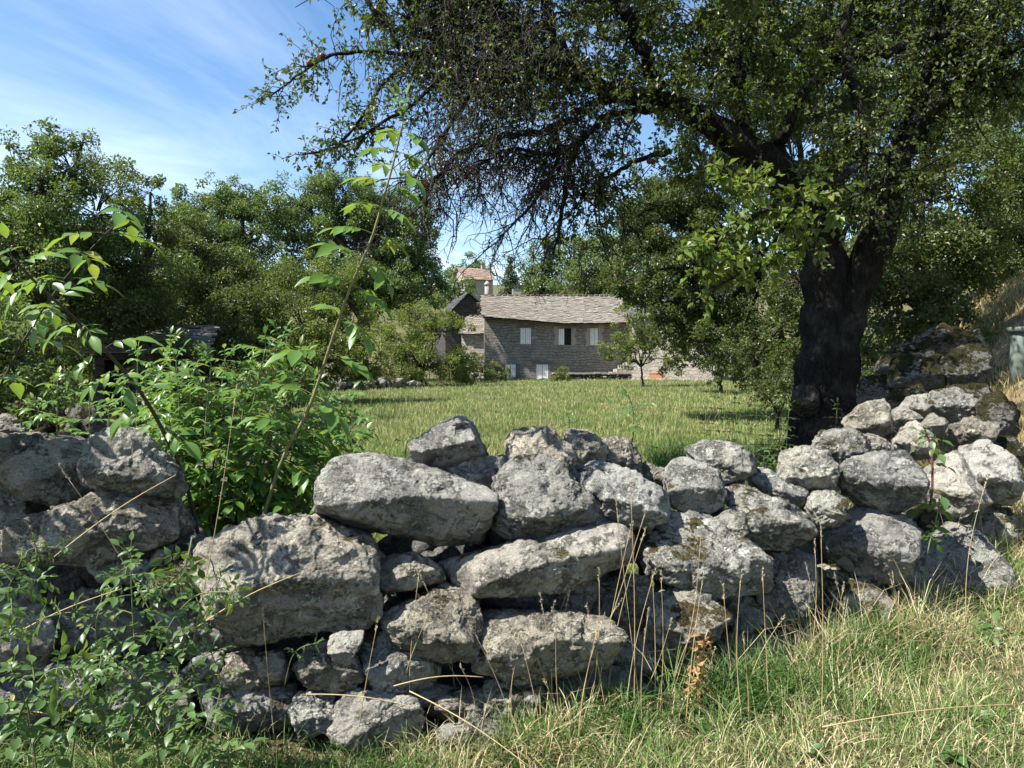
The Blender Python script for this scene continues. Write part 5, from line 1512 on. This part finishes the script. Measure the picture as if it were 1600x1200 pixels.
def shoot(name, label, cat, px, r0, r1, nodes, leaf, pairs, ll, seed, stemmat='elder_green', leafmat='leaf_elder', group=None, lw=.42, droop=.5, az0=0., up=.35, stem3=None, jit=.25, radial=2, turn=math.pi / 2):
    r_ = np.random.default_rng(4000 + seed)
    pts = spline3(px) if stem3 is None else stem3
    root = thing(name, label, cat, pts[0], group)
    sm = MB(); lm = MB()
    sm.tube(pts, np.linspace(r0, r1, len(pts)), 8)
    az = az0
    for f in nodes:
        s = f * (len(pts) - 1); i = int(min(s, len(pts) - 2)); q = pts[i] + (pts[i + 1] - pts[i]) * (s - i)
        t = unit(pts[i + 1] - pts[i]); a = unit(np.cross(t, [0.02, 1, .05])); b = np.cross(t, a)
        k = (1 - .45 * f)
        for h in range(radial):
            an = az + h * 2 * math.pi / radial + r_.normal() * jit
            dr = a * math.cos(an) + b * math.sin(an) + t * up
            nr = unit(t * .9 + np.array([0, 0, .5]) - dr * .2)
            compound(lm, sm, q, dr, nr, leaf * k * r_.uniform(.85, 1.15), pairs, ll * k * r_.uniform(.9, 1.1), r_, lw, droop)
        az += turn; turn = -turn if turn < 1.5 else turn
    t = unit(pts[-1] - pts[-2])                                        # young leaves at the tip
    for h in range(3):
        dr = t + unit(r_.normal(size=3)) * .6
        compound(lm, sm, pts[-1], dr, unit(np.array([0, -.4, .8])), leaf * .45, max(1, pairs - 1), ll * .5, r_, lw, .2)
    sm.build('stem', M[stemmat], root); lm.build('foliage', M[leafmat], root)
    return root


shoot('elder_shoot', 'tall pale elder stem rising from the gap in the wall to the sky', 'shrub',
      [(405,840,4.25),(414,800,4.2),(442,715,4.15),(482,640,4.1),(516,540,4.0),(548,448,3.9),(580,375,3.8),(602,300,3.75),(616,250,3.7),(630,188,3.65)],
      .0115, .004, [.22, .29, .36, .43, .50, .56, .62, .68, .74, .80, .86, .91, .96], .27, 3, .150, 1, 'elder_stem', turn=.9, az0=-.45, lw=.46, droop=.75, up=.25)
shoot('elder_branch', 'dark elder branch leaning left over the upper left boulders with broad leaves', 'shrub',
      [(312,850,4.0),(300,790,3.9),(283,735,3.75),(248,660,3.6),(214,605,3.45),(176,560,3.3),(125,505,3.15),(70,455,3.0),(20,405,2.9)],
      .012, .005, [.36, .47, .58, .66, .75, .83, .91, .97], .20, 2, .145, 2, 'dark_stem', turn=.8, az0=-.3, lw=.46, droop=.8, up=.2)
rs_ = np.random.default_rng(8)
top = [(250,600),(275,560),(300,590),(330,570),(352,560),(385,590),(415,545),(440,530),(465,560),(490,610),(515,640),(540,625),(555,660),(360,640),(310,650),(430,640),(265,660),(480,680),(400,690),(520,700),(245,640),(285,600),(330,625),(375,610),(410,600),(455,600),(300,690),(340,700),(450,710),(540,670),(500,650),(560,690),(265,575),(395,570)]
for k, (x, y) in enumerate(top):
    x0 = 290 + (x - 290) * .62 + rs_.uniform(-15, 15); x0 = max(285, min(505, x0)); d0 = rs_.uniform(4.3, 5.0)
    px = [(x0, 870, d0), (x0 + (x - x0) * .3 + rs_.uniform(-6, 6), 870 + (y - 870) * .4, d0 - .05), (x0 + (x - x0) * .7, 870 + (y - 870) * .75, d0 - .1), (x, y, d0 - .15)]
    shoot('elder_shoot', 'upright bright green elder shoot in the thicket filling the gap of the wall', 'shrub', px, .007, .003,
          np.linspace(.16, .97, 10), .20, 3, .112, 30 + k, group='elder shoots in the wall gap', az0=rs_.uniform(0, 3), lw=.42, droop=.6)

for k, (x, y) in enumerate([(215,560),(245,590),(190,600),(265,540),(140,610),(230,630),(90,600),(170,640),(255,650),(60,640)]):
    d0 = rs_.uniform(4.7, 5.3); x0 = x + rs_.uniform(-15, 30)
    shoot('elder_shoot', 'elder shoot behind the upper left boulders, its leaves half hiding the dark shed', 'shrub',
          [(x0, 800, d0), (x0 + (x - x0) * .4, 740, d0 - .05), (x0 + (x - x0) * .8, (y + 740) / 2, d0 - .1), (x, y, d0 - .15)], .006, .003,
          np.linspace(.3, .97, 7), .19, 3, .10, 150 + k, group='elder shoots behind the upper left boulders', az0=rs_.uniform(0, 3), lw=.42, droop=.6)
shoot('ash_seedling', 'small feathery ash seedling behind the middle of the wall beside the meadow', 'plant',
      [(985,745,5.2),(988,700,5.2),(990,650,5.15),(985,625,5.1)], .006, .003, [.35, .6, .8, .97], .26, 5, .062, 61, 'green_stem', 'leaf_bramble', lw=.32, droop=.7)
shoot('ash_seedling', 'low leafy seedling peeping over the wall left of the wedge shaped block', 'plant',
      [(628,760,4.6),(632,720,4.6),(636,690,4.55)], .005, .002, [.4, .7, .95], .16, 3, .06, 62, 'green_stem', 'leaf_bramble', lw=.34)
shoot('nettle', 'weed with a yellowing leaf behind the two small top stones', 'plant',
      [(885,720,4.7),(888,680,4.7),(890,660,4.7)], .004, .002, [.4, .7, .95], .10, 1, .05, 63, 'green_stem', 'leaf_bramble', lw=.5)
shoot('nettle', 'drooping weed with yellow tips in the dip behind the rounded buff stone', 'plant',
      [(1190,745,5.4),(1200,720,5.35),(1205,700,5.3)], .004, .002, [.4, .7, .95], .14, 2, .06, 64, 'green_stem', 'leaf_bramble', lw=.4, droop=1.0)
for k, (x, y, d) in enumerate(((1130,690,6.6),(1165,700,6.2),(1215,690,7.2),(1300,660,8.0),(1345,665,7.2),(1095,665,7.4),(1110,640,7.8),(1140,650,8.2),(1175,655,8.0),(1200,640,8.6),(1225,660,8.2),(1190,680,7.6),(1150,680,7.0),(1215,625,8.8),(1330,690,6.9),(1360,640,7.6))):
    p0 = P(x, y + 40, d); p0[2] = G(p0[0], p0[1])
    st3 = p0 + np.linspace(0, 1, 8)[:, None] * (P(x + 8, y - 25, d) - p0)
    shoot('nettle', 'leafy green weed in the shade between the wall and the old tree', 'plant', None, .004, .002, np.linspace(.25, .97, 8), .13, 2, .085, 700 + k,
          'green_stem', 'leaf_dark', 'weeds under the old tree', lw=.5, stem3=st3)

# big elder mostly outside the left of the picture, its leaves shading the upper left boulders
eb = thing('elder_bush', 'broad elder bush coming in over the left picture edge above the shaded boulders', 'shrub', (-3.1, 3.7, float(G(-3.1, 3.7))))
re_ = np.random.default_rng(91); sm = MB(); lm = MB()
for k in range(13):
    e = np.array([-2.75, 3.25, 2.15]) + re_.normal(size=3) * np.array([.34, .28, .32])
    b0 = np.array([-3.1, 3.7, .1]) + re_.normal(size=3) * .06
    f = np.linspace(0, 1, 12)[:, None]; pts = b0 + (e - b0) * f + np.array([0, 0, .35]) * np.sin(f * math.pi)
    sm.tube(pts, np.linspace(.008, .003, 12), 6)
    az = re_.uniform(0, 6)
    for i in (5, 6, 7, 8, 9, 10, 11):
        for h in range(2):
            dr = np.array([math.cos(az + h * math.pi), math.sin(az + h * math.pi), .25])
            compound(lm, sm, pts[i], dr, unit(np.array([0, 0, 1.0]) + re_.normal(size=3) * .2), .19, 2, .13, re_, .46, .7)
        az += 1.57
sm.build('stem', M['dark_stem'], eb); lm.build('foliage', M['leaf_elder'], eb)

# bramble with a red stem on the right of the wall
shoot('bramble', 'dark leaved bramble with a red stem hanging over the right end of the wall', 'bramble',
      [(1452,800,4.42),(1456,770,4.42),(1457,730,4.42),(1455,700,4.42),(1448,680,4.42)], .008, .005, [.12, .30, .55, .75, .88, .98], .13, 1, .105, 80, 'red_stem', 'leaf_bramble', lw=.62, droop=.7, up=.1)
shoot('bramble', 'thin green bramble runner trailing down before the huge right boulder', 'bramble',
      [(1470,775,4.3),(1462,815,4.22),(1452,850,4.15),(1446,885,4.12),(1440,935,4.1)], .004, .002, [.08, .28, .42], .06, 1, .065, 81, 'green_stem', 'leaf_bramble', lw=.6)

# bramble and rose tangle at the lower left
BR2 = [
 ('bramble', 'tall upright bramble with toothed leaves at the lower left in front of the shaded boulders', [(225,1180,2.75),(218,1090,2.75),(210,1000,2.72),(206,930,2.7),(204,870,2.7)], .0045, .13, 2, .075, .52),
 ('bramble', 'bramble arching left with one long pale leaf over the narrow upright stone', [(225,1150,2.8),(190,1010,2.75),(130,960,2.7),(70,965,2.66),(30,982,2.64)], .0035, .11, 2, .06, .5),
 ('bramble', 'bramble runner reaching right across the biggest rough boulder', [(230,1120,2.85),(255,1000,2.82),(300,935,2.8),(350,925,2.78),(366,930,2.78)], .0035, .09, 2, .05, .55),
 ('bramble', 'low dense bramble at the bottom edge left of the grass', [(180,1220,2.55),(170,1150,2.55),(140,1100,2.52),(95,1075,2.5)], .004, .12, 2, .07, .55),
 ('bramble', 'leafy bramble hugging the ground in the lower left corner', [(60,1230,2.5),(50,1150,2.5),(40,1090,2.48),(20,1050,2.46)], .004, .12, 2, .07, .55),
 ('bramble', 'leafy bramble mound before the dark base stone at the lower left', [(250,1215,2.6),(240,1120,2.6),(215,1060,2.58),(180,1030,2.56)], .004, .12, 2, .07, .55),
 ('bramble', 'arched bramble at the bottom left with leaves against the pale dappled boulder', [(10,1225,2.45),(30,1120,2.45),(75,1050,2.44),(130,1045,2.44)], .004, .12, 2, .068, .55),
 ('bramble', 'short bramble beside the green moss topped stone in the gap', [(320,1120,2.95),(290,1000,2.92),(265,940,2.9),(225,915,2.88)], .0035, .10, 2, .055, .55),
 ('bramble', 'bramble spilling out of the gap over the green moss topped stone', [(300,840,3.3),(290,880,3.15),(270,905,3.1),(235,925,3.08)], .0035, .11, 2, .06, .55),
 ('bramble', 'bramble tip at the left picture edge over the dark edge stone', [(-30,1100,2.7),(-10,1000,2.7),(20,930,2.68),(60,905,2.66)], .0035, .11, 2, .06, .55),
 ('bramble', 'bramble rosette on the bottom edge beside the rough verge', [(345,1235,2.5),(360,1190,2.5),(340,1150,2.5),(310,1130,2.5)], .004, .11, 2, .06, .55),
 ('wild_rose', 'fine leaved rose sprig among the brambles under the shaded block', [(160,1060,2.95),(150,980,2.9),(170,910,2.88),(200,885,2.86)], .003, .09, 3, .032, .6),
 ('wild_rose', 'thorny rose stem with small leaves at the foot of the biggest rough boulder', [(270,1120,2.95),(285,1010,2.9),(320,960,2.88),(345,900,2.86)], .003, .09, 3, .03, .6),
 ('bramble', 'bramble tuft at the bottom of the picture between rough verge and lower left tangle', [(275,1230,2.55),(290,1160,2.55),(280,1110,2.55),(255,1080,2.54)], .004, .11, 2, .062, .55),
 ('bramble', 'bramble shoot under the pale dappled stone at the lower left', [(110,1200,2.7),(120,1130,2.7),(130,1075,2.68),(160,1030,2.66)], .004, .11, 2, .066, .55),
 ('wild_rose', 'rose sprig with tiny leaves at the left picture edge below the long shaded block', [(-10,960,2.9),(20,905,2.88),(45,860,2.86),(90,855,2.86)], .003, .09, 3, .034, .6),
 ('bramble', 'bramble spray in deep shade right of the upright stem', [(300,1210,2.7),(330,1130,2.72),(345,1070,2.75),(330,1020,2.76)], .0035, .1, 2, .055, .55),
]
for k, (nm, lab, px, r0, lf_, pr_, ll_, lw_) in enumerate(BR2):
    shoot(nm, lab, 'bramble' if nm == 'bramble' else 'rose', px, r0, .002, np.linspace(.2, .97, 8), lf_, pr_, ll_, 90 + k, 'green_stem', 'leaf_bramble', lw=lw_, droop=.6, az0=k * .7, radial=2, jit=.6)
shoot('wild_rose', 'tiny rose sprig in the dark gap under the biggest rough boulder', 'rose', [(445,1070,3.0),(455,1030,2.98),(470,1012,2.96),(495,1005,2.95)], .002, .0015, [.5, .75, .95], .05, 2, .022, 120, 'green_stem', 'leaf_bramble', lw=.65)
shoot('sorrel', 'yellow green flowering weed at the foot of the wall by the right picture edge', 'plant', [(1560,1010,4.2),(1556,970,4.2),(1552,935,4.2)], .005, .002, np.linspace(.1, .97, 7), .09, 2, .05, 121, 'green_stem', 'leaf_yellow', lw=.5)
shoot('dock', 'broad leaved green plant at the right edge of the verge', 'plant', [(1575,1040,3.9),(1560,1005,3.9),(1545,985,3.88)], .005, .002, [.2, .5, .8, .95], .10, 1, .11, 122, 'green_stem', 'leaf_bramble', lw=.5)

rv = np.random.default_rng(66)
for k in range(16):                                                   # flat weeds scattered in the verge
    xx = rv.uniform(900, 1580); yy = rv.uniform(1030, 1190) if xx < 1300 else rv.uniform(980, 1190)
    q, dd = ground_at(xx, yy)
    m_ = MB()
    for j in range(rv.integers(6, 11)):
        an = rv.uniform(0, 6.28); ln = rv.uniform(.05, .11)
        leaflet(m_, q + [0, 0, .02], unit(np.array([math.cos(an), math.sin(an), rv.uniform(.25, .9)])), unit(np.array([0, 0, 1.0]) + rv.normal(size=3) * .25), ln, ln * rv.uniform(.3, .5), rv.uniform(.3, 1.1))
    tag(m_.build('verge_weed', M['leaf_bramble'], origin=q), 'small rosette weed among the straw of the sunny verge', 'weed', 'rosette weeds in the verge')

# curled brown dock in front of the wall
p0, d0 = ground_at(1078, 1120)
wd_ = thing('withered_dock', 'withered orange brown dock with curled leaves standing before the wall', 'plant', p0)
r_ = np.random.default_rng(55)
top_ = P(1106, 985, d0 + .02)
st = p0 + np.linspace(0, 1, 10)[:, None] * (top_ - p0) + r_.normal(size=(10, 3)) * .004
m_ = MB(); m_.tube(st, np.linspace(.005, .002, 10), 6); m_.build('stem', M['straw'], wd_)
m_ = MB()
for k in range(70):
    i = r_.uniform(2.5, 9); q = st[int(i)]
    a = unit(np.array([r_.normal() * .6, r_.normal() * .5, -1.0 if r_.uniform() < .7 else .9])); nrm = unit(r_.normal(size=3))
    ln = r_.uniform(.05, .11); side = unit(np.cross(a, nrm)); V = []; p = q + r_.normal(size=3) * .006
    tw = 0; cu = r_.normal() * .5
    for s in range(8):
        w_ = .0075 * math.sin(math.pi * (s + .6) / 8.4)
        sd = side * math.cos(tw) + np.cross(a, side) * math.sin(tw)
        V += [p - sd * w_, p + sd * w_]; tw += r_.normal() * .5
        a = unit(a + np.cross(side, a) * cu * .5 + r_.normal(size=3) * .15); p = p + a * ln / 7
    m_.add(V, [[2 * s, 2 * s + 1, 2 * s + 3, 2 * s + 2] for s in range(7)])
m_.build('foliage', M['leaf_dead'], wd_)
m_ = MB()
for k in range(9):
    an = k * .7 + .3
    leaflet(m_, p0 + [0, 0, .03], unit(np.array([math.cos(an), math.sin(an) * .8, .55])), unit(np.array([0, 0, 1.0]) + r_.normal(size=3) * .2), r_.uniform(.12, .2), .03, .9)
m_.build('basal_leaf', M['leaf_bramble'], wd_)

# arching tufts of broad green blades
for k, (x, y, nb, lab) in enumerate(((1185, 1100, 260, 'arching tuft of broad green blades under the dark base boulder'), (1290, 1060, 150, 'green grass tuft below the moss ridged boulder'), (960, 1130, 130, 'green tuft with thin curved blades among the straw stalks'), (760, 1120, 60, 'thin curved green blades before the pale spotted base stone'))):
    q, d0 = ground_at(x, y)
    b = q + np.stack([r_.normal(0, .13 if nb > 200 else .09, nb), r_.normal(0, .06, nb), np.zeros(nb)], -1); b[:, 2] = G(b[:, 0], b[:, 1])
    m_ = MB(); blades(m_, b, r_.uniform(0, 6.28, nb), r_.uniform(.16, .40, nb), r_.uniform(.004, .0095, nb), r_.uniform(.9, 2.6, nb), 5, .35, r_)
    tag(m_.build('grass_tuft', M['shade_grass'], smooth=False, origin=q), lab, 'grass tuft')

# straw stalks with seed heads
STK = [((990,1150),(984,770)),((1003,1130),(962,790)),((945,1110),(1003,835)),((1022,1130),(1018,905)),((1030,1130),(1031,900)),((870,1120),(886,935)),((835,1110),(893,905)),((895,1130),(1006,800)),((925,1140),(982,830)),
       ((1283,1150),(1278,830)),((1312,1060),(1258,890)),((1316,1040),(1313,918)),((1400,1040),(1388,905)),((1432,1010),(1460,922)),((800,1120),(862,950)),((760,1130),(658,935)),((712,1120),(662,905)),((860,1150),(846,940)),((975,1150),(1018,900)),
       ((1005,1160),(1010,960)),((915,1150),(935,900)),((785,1140),(805,985)),((640,1160),(655,900)),((300,1010),(372,620)),((305,1080),(322,880)),((262,1010),(110,740)),((880,1160),(868,985)),((1335,1150),(1302,905)),((1150,1110),(1128,925)),((1490,1080),(1500,960)),((1265,1160),(1240,1020))]
sg = 'straw stalks standing in front of the wall'
for _ in range(30):
    xb = r_.choice([r_.uniform(780, 1080), r_.uniform(1080, 1560), r_.uniform(420, 780)], p=[.5, .35, .15]); yb = np.interp(xb, XS, YB) + r_.uniform(10, 90)
    STK.append(((xb, yb), (xb + r_.normal() * 34, yb - r_.uniform(90, 260))))
for k, (b, t) in enumerate(STK):
    if b[1] < 1030 and b[0] < 400: d0 = 2.95; p0 = P(b[0], b[1], d0)
    else: p0, d0 = ground_at(*b)
    p1 = P(t[0], t[1], d0 + r_.uniform(-.12, .03))
    f = np.linspace(0, 1, 12)[:, None]
    side = unit(np.cross(p1 - p0, [0, 1, 0]))
    pts = p0 + (p1 - p0) * f + side * np.sin(f * math.pi) * r_.normal() * .025 + np.array([0, -.03, 0]) * f ** 2
    rt_ = thing('straw_stalk', 'thin straw stalk with a bleached seed head standing before the wall', 'grass stalk', p0, sg)
    m_ = MB(); m_.tube(pts, np.linspace(.0026, .0011, 12), 5); m_.build('stem', M['straw'], rt_)
    m_ = MB(); nh = 26; hl = r_.uniform(.05, .09); tdir = unit(pts[-1] - pts[-2])
    s_ = r_.uniform(0, 1, nh)
    hp = pts[-1] + tdir * (s_[:, None] - .4) * hl
    leaves(m_, hp, unit(tdir + r_.normal(size=(nh, 3)) * .38), unit(r_.normal(size=(nh, 3))), r_.uniform(.010, .017, nh), r_.uniform(.003, .0055, nh), .4)
    m_.build('seed_head', M['straw_head'], rt_, smooth=False)
LY = [((85,870),(275,742),2.95,2.9,'long pale straw stalk lying across the long shaded block'),((470,1085),(660,1108),2.85,2.85,'bent straw lying before the dappled base stone'),((615,1072),(755,1058),2.9,2.95,'straw bent sideways beside the split faced block'),
      ((640,1080),(830,1200),2.85,2.6,'straw fallen towards the camera in front of the pale spotted base stone'),((1285,1136),(1600,1100),2.75,2.95,'long straw lying on the verge grass at the lower right'),((-10,1010),(190,920),2.75,2.8,'thin straw slanting across the dappled pale boulder at the lower left'),
      ((300,985),(470,895),2.85,2.9,'thin forked straw crossing the biggest rough boulder'),((0,1110),(130,1135),2.55,2.5,'bleached straw bent flat at the lower left corner')]
for a, b, da, db_, lab in LY:
    f = np.linspace(0, 1, 12)[:, None]
    pts = P(*a, da) * (1 - f) + P(*b, db_) * f + np.array([0, 0, .02]) * np.sin(f * math.pi)
    m_ = MB(); m_.tube(pts, np.linspace(.0028, .0015, 12), 5)
    tag(m_.build('fallen_straw', M['straw'], origin=pts[0]), lab, 'straw')
